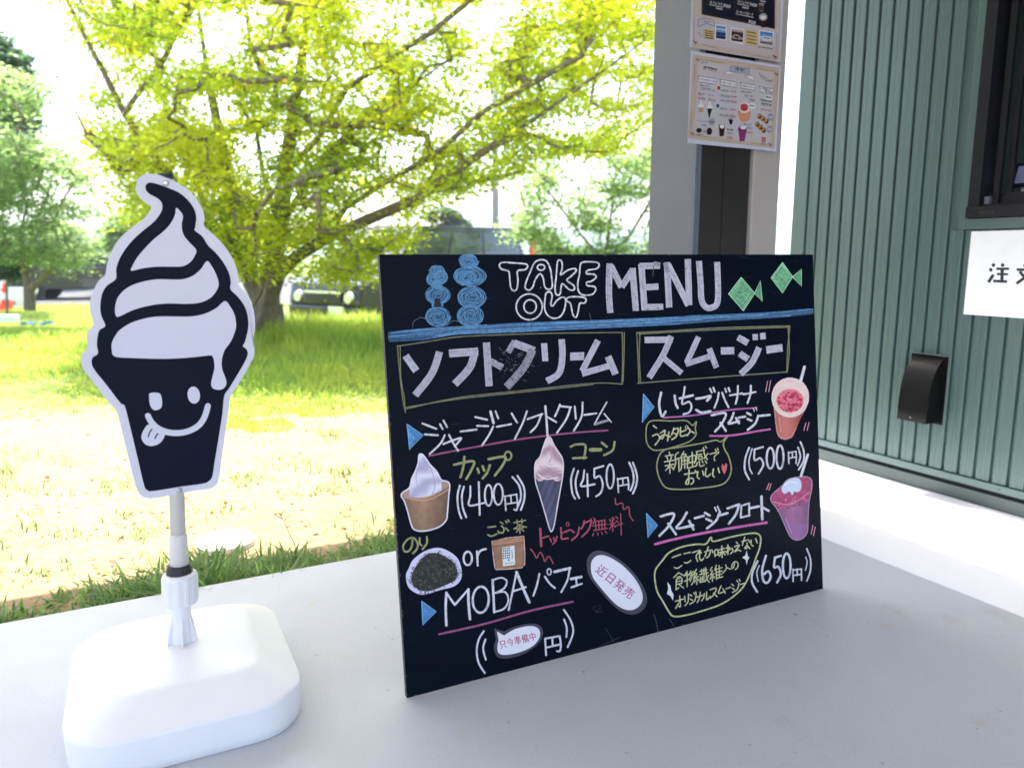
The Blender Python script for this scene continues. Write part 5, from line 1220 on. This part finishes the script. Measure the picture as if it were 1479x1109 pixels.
def tree(label, base, limbs, attract, leafmat_, per, spread, size, group=None, cat='tree', name='broadleaf_tree', seed=3, r_tip=0.006, expo=2.3, fixed=None):
    gx, gy = base[0], base[1]
    t = thing(name, label, cat, (gx, gy, ground_z(gx, gy)), 0, group)
    P, par, rad, nb = grow(limbs, attract, r_tip*0.7, expo)
    rad[:nb] = np.minimum(rad[:nb], 0.027)
    if fixed:
        for i, r in fixed.items(): rad[i] = max(rad[i], r)
    v = []; f = []; branch_mesh(P, par, rad, v, f)
    wm('trunk', v, f, M['bark'], t, smooth=True)
    tips = [P[i] for i in range(nb, len(P))]
    lv, lf = leaves(tips, per, spread, size, rnd=seed)
    fast_mesh('crown', lv, lf, leafmat_, t)
    return t
b0 = at(385, 494, 9.0); bz = ground_z(b0.x, b0.y)-0.05
def up(px, py, Y): return (px, py, Y)
L = []
def add(parent, *pp):
    L.append((parent, limb(*pp))); s_ = sum(len(q[1]) for q in L); return list(range(s_-len(pp), s_))
i0 = add(None, (388, 500, 9.0), (386, 470, 9.0), (384, 440, 9.0))
iL = add(i0[2], (362, 405, 9.0), (348, 350, 9.1), (336, 290, 9.2), (318, 200, 9.3), (300, 110, 9.4), (286, 10, 9.5), (280, -120, 9.6))
iU = add(i0[2], (390, 400, 8.9), (404, 330, 8.8), (412, 250, 8.8), (424, 160, 8.7), (440, 60, 8.7), (452, -60, 8.7), (470, -180, 8.7))
iR = add(i0[2], (402, 395, 8.9), (430, 370, 8.7), (470, 345, 8.4), (530, 318, 8.1), (600, 288, 7.8), (660, 245, 7.6), (720, 205, 7.4), (790, 160, 7.3), (860, 110, 7.2), (930, 60, 7.2))
iR2 = add(iR[2], (500, 300, 8.2), (560, 262, 7.9), (630, 222, 7.7), (700, 160, 7.5), (770, 120, 7.4), (840, 80, 7.3))
iU2 = add(iU[2], (460, 200, 8.4), (500, 130, 8.2), (560, 85, 8.0), (620, 50, 7.8), (680, 0, 7.7), (740, -60, 7.6))
iU3 = add(iU[1], (440, 270, 8.6), (475, 220, 8.4), (530, 165, 8.2), (600, 120, 8.1), (650, 85, 8.0), (740, 30, 7.9))
iA = add(iL[1], (310, 330, 9.0), (262, 275, 8.8), (215, 215, 8.6), (180, 165, 8.5), (150, 105, 8.4), (118, 45, 8.3), (88, -20, 8.2))
iB = add(iA[2], (176, 250, 8.5), (150, 215, 8.4), (124, 192, 8.3))
iC = add(iA[3], (200, 135, 8.4), (235, 90, 8.3), (262, 30, 8.2), (290, -40, 8.1))
iD = add(iB[2], (95, 130, 8.2), (60, 80, 8.1), (40, 20, 8.0))
iE = add(iL[2], (300, 300, 9.4), (270, 240, 9.6), (240, 160, 9.8), (220, 60, 9.9))
iF = add(iU[1], (380, 250, 9.2), (366, 160, 9.4), (360, 60, 9.6), (350, -60, 9.8))
poly_main = [(70, -160), (110, 20), (130, 110), (140, 200), (160, 240), (180, 300), (225, 360), (300, 400), (390, 390), (420, 400), (480, 408), (560, 410), (590, 370), (600, 318), (650, 285), (730, 268), (800, 215), (880, 225), (940, 190), (980, 60), (980, -160)]
holes_main = [(205, 155, 26, 40), (168, 172, 24, 22), (290, 60, 30, 26), (350, 40, 34, 26), (712, 28, 44, 26), (610, 62, 28, 18), (880, 128, 44, 16), (835, 185, 50, 22), (240, 68, 22, 15), (515, 255, 16, 10), (150, 262, 28, 22), (700, 240, 20, 14), (560, 300, 20, 10), (50, 30, 50, 60), (450, 420, 60, 14)]
att = crown_points([poly_main], holes_main, 7.0, 10.6, 2200, -0.14, 0.018, 1)
att += crown_points([[(130, 170), (230, 150), (330, 230), (420, 330), (400, 385), (300, 400), (220, 350), (150, 250)]], holes_main, 8.2, 10.6, 260, -0.3, 0.02, 31)
fx = {0: .24, 1: .21, 2: .20, iL[0]: .11, iL[1]: .10, iL[2]: .085, iL[3]: .06, iL[4]: .045, iU[0]: .12, iU[1]: .10, iU[2]: .085, iU[3]: .06, iU[4]: .045, iR[0]: .09, iR[1]: .075, iR[2]: .065, iR[3]: .058, iR[4]: .05, iR[5]: .042, iR[6]: .034, iA[0]: .065, iA[1]: .055, iA[2]: .05, iA[3]: .036, iA[4]: .03, iB[0]: .05, iB[1]: .055, iB[2]: .05}
tree('large spreading tree with bright yellow-green leaves behind the ice cream sign', b0, L, att, M['leaf'], 46, 0.14, 0.070, group=None, seed=5, fixed=fx)
# extra stems that make the trunk a clump
tr = thing('tree_stem', 'thin slanting stem leaning against the large trunk', 'tree stem', (b0.x-0.05, b0.y-0.35, bz), 0)
v = []; f = []
tube(v, f, limb((372, 492, 8.6), (380, 440, 8.6), (398, 380, 8.5), (396, 320, 8.5), (408, 270, 8.5)), [.05, .045, .04, .03, .018], 8)
tube(v, f, limb((350, 470, 8.7), (372, 430, 8.6), (392, 400, 8.6)), [.02, .02, .02], 6)
wm('stem', v, f, M['bark'], tr, smooth=True)
# left small tree
L = []
j0 = add(None, (43, 448, 11.5), (43, 432, 11.5), (42, 418, 11.5)); jA = add(j0[2], (38, 398, 11.5), (34, 370, 11.4), (30, 335, 11.4), (38, 300, 11.3), (30, 250, 11.3), (20, 200, 11.2))
jB = add(j0[2], (60, 404, 11.4), (76, 385, 11.3), (84, 355, 11.3), (78, 320, 11.3), (90, 290, 11.2)); jC = add(jA[2], (52, 320, 11.4), (70, 280, 11.4), (80, 230, 11.4))
att = crown_points([[(-60, 100), (30, 95), (72, 112), (62, 165), (30, 178), (-60, 180)]], [], 10.8, 12, 70, -0.3, 0.03, 71)+crown_points([[(-60, 215), (20, 190), (80, 205), (125, 215), (135, 290), (135, 372), (95, 400), (50, 378), (-60, 380)]], [(30, 335, 26, 12), (105, 330, 22, 26), (78, 352, 10, 8)], 10.3, 12.5, 400, -0.2, 0.02, 7)
tree('slender young tree with a forked trunk at the left edge', at(43, 448, 11.5), L, att, M['leaf2'], 34, 0.15, 0.085, seed=11, fixed={0: .085, 1: .08, 2: .075, jA[0]: .055, jA[1]: .05, jB[0]: .05, jB[1]: .045}, r_tip=0.005)
# tree behind on the right
L = []
k0 = add(None, (868, 440, 14.0), (874, 380, 14.0), (880, 330, 14.0)); add(k0[2], (885, 290, 14), (890, 240, 14), (896, 190, 14)); add(k0[1], (840, 340, 14), (810, 300, 14), (780, 260, 13.8)); add(k0[1], (910, 340, 14.2), (940, 290, 14.2), (960, 240, 14.2))
att = crown_points([[(735, 300), (770, 250), (800, 205), (860, 200), (900, 170), (960, 150), (1000, 160), (1010, 400), (880, 420), (800, 380), (740, 350)]], [(838, 232, 30, 26), (820, 262, 20, 16), (925, 300, 24, 14), (860, 345, 22, 12), (800, 300, 16, 16), (905, 215, 16, 12)], 13, 15.5, 520, -0.16, 0.018, 12)
tree('green bushy tree beyond the menu board, left of the column', at(868, 440, 14), L, att, M['leaf2'], 32, 0.17, 0.10, seed=17, fixed={0: .09, 1: .08})
# dark evergreens at the far left and bushes round the car park
def bush(label, px, py0, py1, wpx, Y, mat, n, per, size, seed, name='evergreen_tree', cat='tree', group=None):
    q = wpx/2; cy = (py0+py1)/2; h = (py1-py0)/2
    poly_ = [(px+q*math.cos(a)*(1+0.18*noise.noise(Vector((math.cos(a)*2, math.sin(a)*2, seed)))), cy+h*math.sin(a)*(1+0.1*noise.noise(Vector((a, seed, 1))))) for a in np.linspace(0, 6.28, 18)]
    att = crown_points([poly_], [], Y-wpx*Y/1126*0.35, Y+wpx*Y/1126*0.35, n, -0.35, 0.03, seed)
    yb = 367+1126*(CAM_H-ground_z(0, Y))/Y
    L = [(None, limb((px, yb, Y), (px, (yb+py1)/2, Y), (px, cy+h*0.4, Y), (px, cy-h*0.3, Y)))]
    return tree(label, at(px, yb, Y), L, att, mat, per, 0.12*wpx*Y/1126*0.35+0.06, size, group, cat, name, seed, r_tip=0.006)
bush('dark evergreen standing behind the young tree, tallest at the left edge', -5, 45, 300, 110, 19, M['leafdark'], 200, 60, 0.16, 21)
bush('dark rounded evergreen low at the left edge, under the tall one', 10, 330, 402, 90, 17, M['leafdark'], 120, 60, 0.12, 22)
bush('broad green bush between the parked hatchback and the young tree', 70, 318, 398, 110, 30, M['leaf2'], 110, 50, 0.2, 23, 'garden_bush', 'bush')
bush('green bush right of the hatchback roof, behind the ice cream sign', 205, 300, 405, 130, 27, M['leaf2'], 150, 50, 0.18, 24, 'garden_bush', 'bush')
bush('small green bush beside the orange flag', 800, 345, 420, 60, 17, M['leaf2'], 70, 40, 0.12, 25, 'garden_bush', 'bush')
bush('distant evergreen showing over the van roof', 640, 306, 350, 70, 60, M['leafdark'], 70, 60, 0.5, 26)

# ------------------------------------------------------------------ grass
def blades(n, place, hmin, hmax, wd, bend, seed, mat, name, label=None):
    rs = np.random.RandomState(seed); P = place(rs, n); n = len(P)
    h = rs.uniform(hmin, hmax, n)*P[:, 3]; a = rs.uniform(0, 2*np.pi, n); b = rs.uniform(0.15, 1.0, n)*bend
    d = np.stack([np.cos(a), np.sin(a), np.zeros(n)], 1); s_ = np.stack([-np.sin(a), np.cos(a), np.zeros(n)], 1)
    tw = rs.uniform(-.8, .8, n)[:, None]; s_ = s_*np.cos(tw)+d*np.sin(tw)
    base = P[:, :3]; w_ = (wd*rs.uniform(.6, 1.3, n))[:, None]; H = h[:, None]
    def pt(t): 
        q = np.array([0, 0, 1.0]); return base+d*(H*b[:, None]*t*t)+q*(H*t*(1-0.42*b[:, None]*t))
    rows = []
    for t, k in ((0, .8), (.35, 1), (.7, .7), (1, .06)): c_ = pt(t); rows += [c_-s_*w_*k/2, c_+s_*w_*k/2]
    v = np.stack(rows, 1).reshape(-1, 3); k = np.arange(n)[:, None]*8
    f = np.concatenate([k+np.array([[0, 1, 3, 2]]), k+np.array([[2, 3, 5, 4]]), k+np.array([[4, 5, 7, 6]])], 0)
    o = fast_mesh(name, v, f, mat); o['kind'] = 'stuff'; o['category'] = 'grass'; o['label'] = label
    return o
def gz(x, y): return np.array([ground_z(a, b) for a, b in zip(x, y)])
def edge_of_grass(x): return 4.9+0.35*np.sin(x*1.7+1)+0.2*np.sin(x*4.3)+0.05*x
def field(rs, n):
    y = 4.3+(22-4.3)*rs.random_sample(n*2)**1.6; x = -0.80*y+rs.random_sample(n*2)*0.88*y
    cl = np.array([noise.noise(Vector((a*0.9, b*0.9, 3))) for a, b in zip(x, y)]); cl2 = np.array([noise.noise(Vector((a*3.1, b*3.1, 8))) for a, b in zip(x, y)])
    lim = edge_of_grass(x)+0.7*cl2; keep = (y > lim) & ((y < 15.6) | ((x < -6) & (y < 21.5))) & (rs.random_sample(n*2) < 0.55+0.8*cl+0.6*cl2+np.clip((y-7)*0.1, 0, .5))
    x, y, cl = x[keep][:n], y[keep][:n], cl[keep][:n]
    hs = np.clip((y-4.3)/4, 0.25, 1)*(0.75+0.7*cl)+np.clip((x+4.2)/2.5, 0, 0.7)*np.clip((y-6)/2, 0, 1)
    hs *= np.where(x < -0.42*y, 0.62, 1.0)
    return np.stack([x, y, gz(x, y)-0.01, np.clip(hs, .15, 2)], 1)
blades(125000, field, 0.10, 0.26, 0.011, 0.8, 1, M['grass'], 'meadow_grass', 'green meadow grass under the trees beyond the bare soil')
def nearband(rs, n):
    m_ = 240; cu_ = rs.uniform(-1.6, 2.0, m_); cw = W_EDGE+0.02+np.abs(rs.normal(0, 0.15, m_)); k = rs.randint(0, m_, n)
    k2 = noise.noise
    u_ = cu_[k]+rs.normal(0, 0.030, n); w_ = np.maximum(cw[k]+rs.normal(0, 0.030, n), W_EDGE+0.012)
    dens = np.array([k2(Vector((a*2.2, 5, 0))) for a in cu_])-0.35*np.exp(-((cu_-0.29)/0.14)**2); hs = (0.8+1.3*dens[k])*np.clip(1.25-(cw[k]-W_EDGE)*1.3, .3, 1.2)
    x = u_*UX.x+w_*WX.x; y = u_*UX.y+w_*WX.y
    return np.stack([x, y, gz(x, y)-0.005, np.clip(hs, .25, 1.6)], 1)
blades(8600, nearband, 0.06, 0.18, 0.0095, 1.5, 2, M['grassnear'], 'edge_grass', 'long green grass tufts along the far edge of the concrete slab')
def sparse(rs, n):
    m_ = 420; y0 = 2.3+3.2*rs.random_sample(m_)**1.2; x0 = -0.8*y0+rs.random_sample(m_)*0.95*y0
    cl = np.array([noise.noise(Vector((a*1.4, b*2.2, 13))) for a, b in zip(x0, y0)]); ok = cl > -0.08; x0, y0, cl = x0[ok], y0[ok], cl[ok]
    k = rs.randint(0, len(x0), n); x = x0[k]+rs.normal(0, .05, n); y = y0[k]+rs.normal(0, .05, n)
    u_ = x*UX.x+y*UX.y; w_ = x*WX.x+y*WX.y; ok = w_ > W_EDGE+0.02; x, y, k = x[ok], y[ok], k[ok]
    return np.stack([x, y, gz(x, y)-0.004, (0.5+cl[k])], 1)
blades(4200, sparse, 0.03, 0.085, 0.006, 1.3, 4, M['grassnear'], 'sparse_weeds', 'sparse low weeds on the bare sandy soil')
def litter(rs, n):
    y = 2.3+3.4*rs.random_sample(n); x = -0.8*y+rs.random_sample(n)*0.95*y
    ok = (x*WX.x+y*WX.y) > W_EDGE+0.03; x, y = x[ok], y[ok]; return np.stack([x, y, gz(x, y)+0.004, np.ones(len(x))], 1)
M['dry'] = leafmat('dry_leaves', (110, 80, 50), (160, 120, 78), trans=0.1)
P_ = litter(np.random.RandomState(9), 520)
v, f = leaves(P_[:, :3], 1, 0.0, 0.03, rnd=8); o = fast_mesh('dry_leaf_litter', v, f, M['dry']); tag(o, 'scattered dry brown leaves on the bare soil', 'leaves', kind='stuff')
# a tall grass stalk by the drain cover
gs = thing('grass_stalk', 'single tall thin grass stalk right of the drain cover', 'grass stalk', on(432, 800, Vector((0, 0, GZ)), Vector((0, 0, 1))), 0)
b_ = on(432, 806, Vector((0, 0, GZ)), Vector((0, 0, 1))); Yb = b_.y; v = []; f = []
tube(v, f, [b_, at(424, 782, Yb), at(414, 762, Yb), at(406, 744, Yb)], [.0018, .0015, .0012, .0008], 5)
for a, c_ in (((406, 744), (398, 735)), ((406, 744), (412, 733)), ((410, 752), (420, 742)), ((408, 748), (396, 744)), ((414, 762), (424, 756))): tube(v, f, [at(*a, Yb), at(*c_, Yb)], [.0022, .0006], 4)
wm('stalk', v, f, M['grassnear'], gs)

# ------------------------------------------------------------------ small things on the ground
dc = on(325, 783, Vector((0, 0, GZ+0.01)), Vector((0, 0, 1)))
dt = thing('drain_cover', 'round white plastic drain cover lying on the soil behind the sign pole', 'drain cover', (dc.x, dc.y, ground_z(dc.x, dc.y)), 0)
v = []; f = []; zz = ground_z(dc.x, dc.y)
tube(v, f, [(dc.x, dc.y, zz-0.01), (dc.x, dc.y, zz+0.018), (dc.x, dc.y, zz+0.024), (dc.x, dc.y, zz+0.026)], [.098, .098, .093, .06], 36); wm('cover_disc', v, f, M['white'], dt)
v = []; f = []; tube(v, f, [(dc.x, dc.y, zz+0.0262), (dc.x, dc.y, zz+0.034)], [.03, .026], 20); wm('cover_knob', v, f, M['white'], dt)
def small_box(name, label, cat, px, py, Y, sx, sy, sz, mat, part, rot=0.0, lift=0):
    p = at(px, py, Y); p.z = ground_z(p.x, p.y)+lift
    t = thing(name, label, cat, p, rot); lbox(part, -sx/2, sx/2, -sy/2, sy/2, 0, sz, mat, t, 0.008); return t, p
small_box('kerb_block', 'low white concrete kerb block on the grass at the left edge', 'kerb block', 2, 452, 13.0, 0.50, 0.16, 0.12, M['white'], 'block', 0.1, 0.16)
# blue sheet
p = at(53, 474, 11.6); zz = ground_z(p.x, p.y)
bs = thing('blue_sheet', 'crumpled pale blue plastic sheet on the grass', 'sheet', (p.x, p.y, zz), 0)
v = []; f = []
for j in range(6):
    for i in range(10): v.append((p.x-0.2+i*0.045, p.y-0.12+j*0.05, zz+0.13+0.05*noise.noise(Vector((i*.7, j*.8, 4)))))
for j in range(5):
    for i in range(9): a = j*10+i; f.append((a, a+1, a+11, a+10))
v2 = [(x, y, z-0.006) for x, y, z in v]; n_ = len(v); wm('sheet', v+v2, f+[tuple(n_+q for q in reversed(ff_)) for ff_ in f], M['blue'], bs)
small_box('barrier_panel', 'white roadside barrier panel with orange patches at the left edge', 'barrier', 24, 418, 20.0, 0.78, 0.05, 0.50, M['white'], 'board', 0.1, 0.05)
bar_t = bpy.data.objects['barrier_panel']
for (x, z) in ((-0.28, 0.14), (-0.10, 0.06), (-0.32, 0.40)): lbox('orange_patch', x-0.05, x+0.05, -0.034, -0.026, z, z+0.08, M['orange'], bar_t)
def cone_(px, Y, lab):
    p = at(px, 400, Y); p.z = ground_z(p.x, p.y); t = thing('traffic_cone', lab, 'traffic cone', p, 0, 'traffic cones by the barrier')
    v = []; f = []; tube(v, f, [(p.x, p.y, p.z+0.03), (p.x, p.y, p.z+0.28)], [.15, .10], 16, cap=False); wm('cone_body', v, f, M['orange'], t)
    v = []; f = []; tube(v, f, [(p.x, p.y, p.z+0.281), (p.x, p.y, p.z+0.45)], [.099, .066], 16, cap=False); wm('white_band', v, f, M['white'], t)
    v = []; f = []; tube(v, f, [(p.x, p.y, p.z+0.451), (p.x, p.y, p.z+0.70)], [.065, .022], 16); wm('cone_body', v, f, M['orange'], t)
    lbox('cone_base', -.19, .19, -.19, .19, 0, .029, M['orange'], t, 0.01)
cone_(5, 19.2, 'orange traffic cone with a white band, in front of the barrier panel')
cone_(-12, 18.6, 'orange traffic cone with a white band, cut by the left edge')
# utility pole
p = at(716, 400, 27); p.z = ground_z(p.x, p.y)
up_ = thing('utility_pole', 'thin pale utility pole rising behind the van roof', 'utility pole', p, 0)
v = []; f = []; tube(v, f, [p, p+Vector((0, 0, 8.5))], [.14, .09], 14); wm('pole', v, f, M['polegrey'], up_, smooth=True)
lbox('crossarm', -.7, .7, -.04, .04, 7.6, 7.69, M['polegrey'], up_)
# orange banner flag
for (px, Y, top, lab) in ((763, 21, 340, 'orange banner flag behind the right end of the van'), ):
    p = at(px, 400, Y); p.z = ground_z(p.x, p.y); tp = at(px, top, Y).z+0.1
    bf = thing('banner_flag', lab, 'flag', p, 0)
    v = []; f = []; tube(v, f, [p, Vector((p.x, p.y, tp))], [.012, .012], 8); wm('flag_pole', v, f, M['white'], bf)
    v = []; f = []; hh = tp-p.z-0.55
    for j in range(9):
        for i in range(5): v.append((p.x+0.02+i*0.055, p.y+0.05*math.sin(i*0.9+j*0.5), tp-0.05-j*hh/8))
    for j in range(8):
        for i in range(4): a = j*5+i; f.append((a, a+1, a+6, a+5))
    n_ = len(v); wm('cloth', v+[(x, y+0.004, z) for x, y, z in v], f+[tuple(n_+q for q in reversed(ff_)) for ff_ in f], M['orange'], bf)

# ------------------------------------------------------------------ parked vehicles
def vehicle(name, label, loc, rotz, Lh, prof, gh, paintm, wheels, wr, W=0.84, plate_y=0.0, lamp='square'):
    """local +x is the front. prof: lower body side outline; gh: greenhouse outline (x,z)"""
    t = thing(name, label, {'minivan': 'van'}.get(name, 'car'), loc, rotz, 'vehicles in the car park')
    def hull(nm, P_, hw, mat, bv, tumble=0.0, zb=0.0, zt=1.0, inset=0.0):
        n = len(P_); v = []
        for s_ in (-1, 1):
            for x, z in P_:
                q = hw-tumble*max(0, (z-zb)/(zt-zb))-inset; v.append((x, s_*q, z))
        f = [tuple(range(n)), tuple(reversed(range(n, 2*n)))]+[(i, i+n, (i+1) % n+n, (i+1) % n) for i in range(n)]
        return bevel(wm(nm, v, f, mat, t, local=True), bv, 3, 0.35)
    zs = [p[1] for p in gh]
    hull('body', prof, W, paintm, 0.05)
    hull('cabin', gh, W-0.02, paintm, 0.11, 0.17, min(zs), max(zs))
    # glass: a little proud of the cabin sides
    zb, zt = min(zs), max(zs); xf0, xf1 = gh[1][0], gh[2][0]; xr1, xr0 = gh[-2][0], gh[-1][0]
    def side(x, z, s_, o=0.006): return (x, s_*(W-0.02-0.17*(z-zb)/(zt-zb)+o), z)
    z0, z1 = zb+0.05*(zt-zb), zb+0.84*(zt-zb)
    def xat(z, xa, xb): return xa+(xb-xa)*(z-zb)/(zt-zb)
    fx0, fx1 = xat(z0, gh[0][0], gh[2][0] if len(gh) < 5 else xf1), xat(z1, gh[0][0], xf1); rx0, rx1 = xat(z0, xr0, xr1), xat(z1, xr0, xr1)
    cuts = [0.0, 0.30, 0.33, 0.62, 0.65, 1.0]
    for s_ in (-1, 1):
        for k in (0, 2, 4):
            a, b = cuts[k], cuts[k+1]
            A_ = (fx0-0.22)+(rx0+0.14-fx0+0.22)*a; B_ = (fx0-0.22)+(rx0+0.14-fx0+0.22)*b; C_ = (fx1-0.12)+(rx1+0.14-fx1+0.12)*b; D_ = (fx1-0.12)+(rx1+0.14-fx1+0.12)*a
            q = [side(A_, z0, s_), side(B_, z0, s_), side(C_, z1, s_), side(D_, z1, s_)]; q2 = [side(A_, z0, s_, -.02), side(B_, z0, s_, -.02), side(C_, z1, s_, -.02), side(D_, z1, s_, -.02)]
            recalc(wm('side_window', q+q2, BF, M['carglass'], t, local=True))
    def front(x0_, x1_, sg, nm):
        q = []
        for o in (0.012, -0.02):
            for (xx, zz_, s_) in ((x0_, z0, -1), (x0_, z0, 1), (x1_, z1, 1), (x1_, z1, -1)): q.append((xx+sg*o, s_*(W-0.14-0.17*(zz_-zb)/(zt-zb)), zz_+o*0.5))
        recalc(wm(nm, q, BF, M['carglass'], t, local=True))
    front(fx0, fx1, 1, 'windscreen'); front(rx0, rx1, -1, 'rear_window')
    xf = max(p[0] for p in prof); xr = min(p[0] for p in prof)
    lbox('grille', xf-0.02, xf+0.012, -0.42, 0.42, 0.56, 0.72, M['blackplastic'], t, 0.01)
    lbox('front_bumper', xf-0.06, xf+0.05, -W+0.05, W-0.05, 0.26, 0.50, paintm, t, 0.03)
    lbox('chrome_strip', xf+0.012, xf+0.024, -0.44, 0.44, 0.70, 0.74, M['chrome'], t)
    lbox('rear_bumper', xr-0.05, xr+0.06, -W+0.05, W-0.05, 0.28, 0.50, paintm, t, 0.03)
    lbox('number_plate', xf+0.05, xf+0.062, plate_y-0.165, plate_y+0.165, 0.34, 0.505, M['white'], t)
    for s_ in (-1, 1):
        if lamp == 'round':
            v = []; f = []; tube(v, f, [(xf-0.02, s_*0.60, 0.64), (xf+0.03, s_*0.60, 0.64)], [.10, .085], 18); wm('headlight', v, f, M['chrome'], t, local=True)
        else: lbox('headlight', xf-0.06, xf+0.015, s_*0.66-0.13, s_*0.66+0.13, 0.60, 0.74, M['chrome'], t, 0.02)
        lbox('tail_lamp', xr-0.015, xr+0.03, s_*0.72-0.07, s_*0.72+0.07, 0.66, 0.96, M['redlamp'], t, 0.01)
        lbox('mirror', fx0-0.36, fx0-0.24, s_*(W+0.10)-0.09, s_*(W+0.10)+0.09, z0+0.02, z0+0.17, paintm, t, 0.03)
        lbox('door_handle', -0.20, -0.05, s_*(W+0.004)-0.012, s_*(W+0.004)+0.012, zb-0.12, zb-0.09, M['chrome'], t)
        for x in wheels:
            wh = thing('wheel_tmp', 'x', 'x'); bpy.data.objects.remove(wh)
            v = []; f = []; tube(v, f, [(x, s_*(W-0.17), wr), (x, s_*(W-0.16), wr), (x, s_*(W-0.01), wr), (x, s_*(W+0.005), wr)], [wr*.9, wr, wr, wr*.9], 26)
            ty = wm('wheel', v, f, M['tyre'], t, local=True)
            v = []; f = []; tube(v, f, [(x, s_*(W-0.05), wr), (x, s_*(W+0.010), wr), (x, s_*(W+0.016), wr)], [wr*.64, wr*.64, wr*.5], 20); wm('rim', v, f, M['chrome'], ty, local=True)
            v = []; f = []; tube(v, f, [(x, s_*(W-0.14), wr+0.02), (x, s_*(W+0.002), wr+0.02)], [wr*1.17, wr*1.17], 26); wm('wheel_arch', v, f, M['blackplastic'], t, local=True)
    return t
van_prof = [(-2.15, 0.30), (2.05, 0.30), (2.18, 0.55), (2.12, 0.86), (1.40, 1.06), (-2.15, 1.08), (-2.22, 0.7)]
van_gh = [(1.55, 1.03), (1.50, 1.06), (0.72, 1.80), (-1.70, 1.85), (-2.00, 1.78), (-2.16, 1.05)]
def groundat(x, y): return Vector((x, y, ground_z(x, y)+0.02 if y > 15.2 else ground_z(x, y)))
fa = R(36); q = at(482, 400, 13.2)
ctr = Vector((q.x, 13.2, 0))+Vector((math.sin(fa), math.cos(fa), 0))*2.15
vehicle('minivan', 'dark grey minivan parked behind the large tree, its roof showing above the menu board', groundat(ctr.x, ctr.y), math.atan2(-math.cos(fa), -math.sin(fa)), 2.2, van_prof, [(1.52, 1.04), (1.50, 1.05), (0.75, 1.80), (-1.98, 1.84), (-2.15, 1.05)], M['vanpaint'], (-1.35, 1.35), 0.33, 0.86, 0.35, 'round')
vn = bpy.data.objects['minivan']; vn.scale = (1.10, 1.06, 1.04)
hb_prof = [(-1.80, 0.30), (1.75, 0.30), (1.88, 0.52), (1.82, 0.80), (1.05, 0.98), (-1.80, 1.00), (-1.88, 0.7)]
q = at(120, 400, 24)
vehicle('hatchback_car', 'dark hatchback parked at the left, behind the young tree', groundat(q.x, 24), R(12), 1.9, hb_prof, [(1.20, 0.96), (1.18, 0.97), (0.45, 1.52), (-1.45, 1.55), (-1.82, 0.98)], M['blackpaint'], (-1.2, 1.2), 0.31, 0.80)
q = at(800, 400, 22)
vehicle('small_car', 'small white car parked far behind the menu board, near the orange flag', groundat(q.x, 22), R(200), 1.7, hb_prof, [(1.30, 0.96), (1.28, 0.97), (0.75, 1.60), (-1.60, 1.62), (-1.82, 0.98)], M['white'], (-1.2, 1.2), 0.29, 0.76)
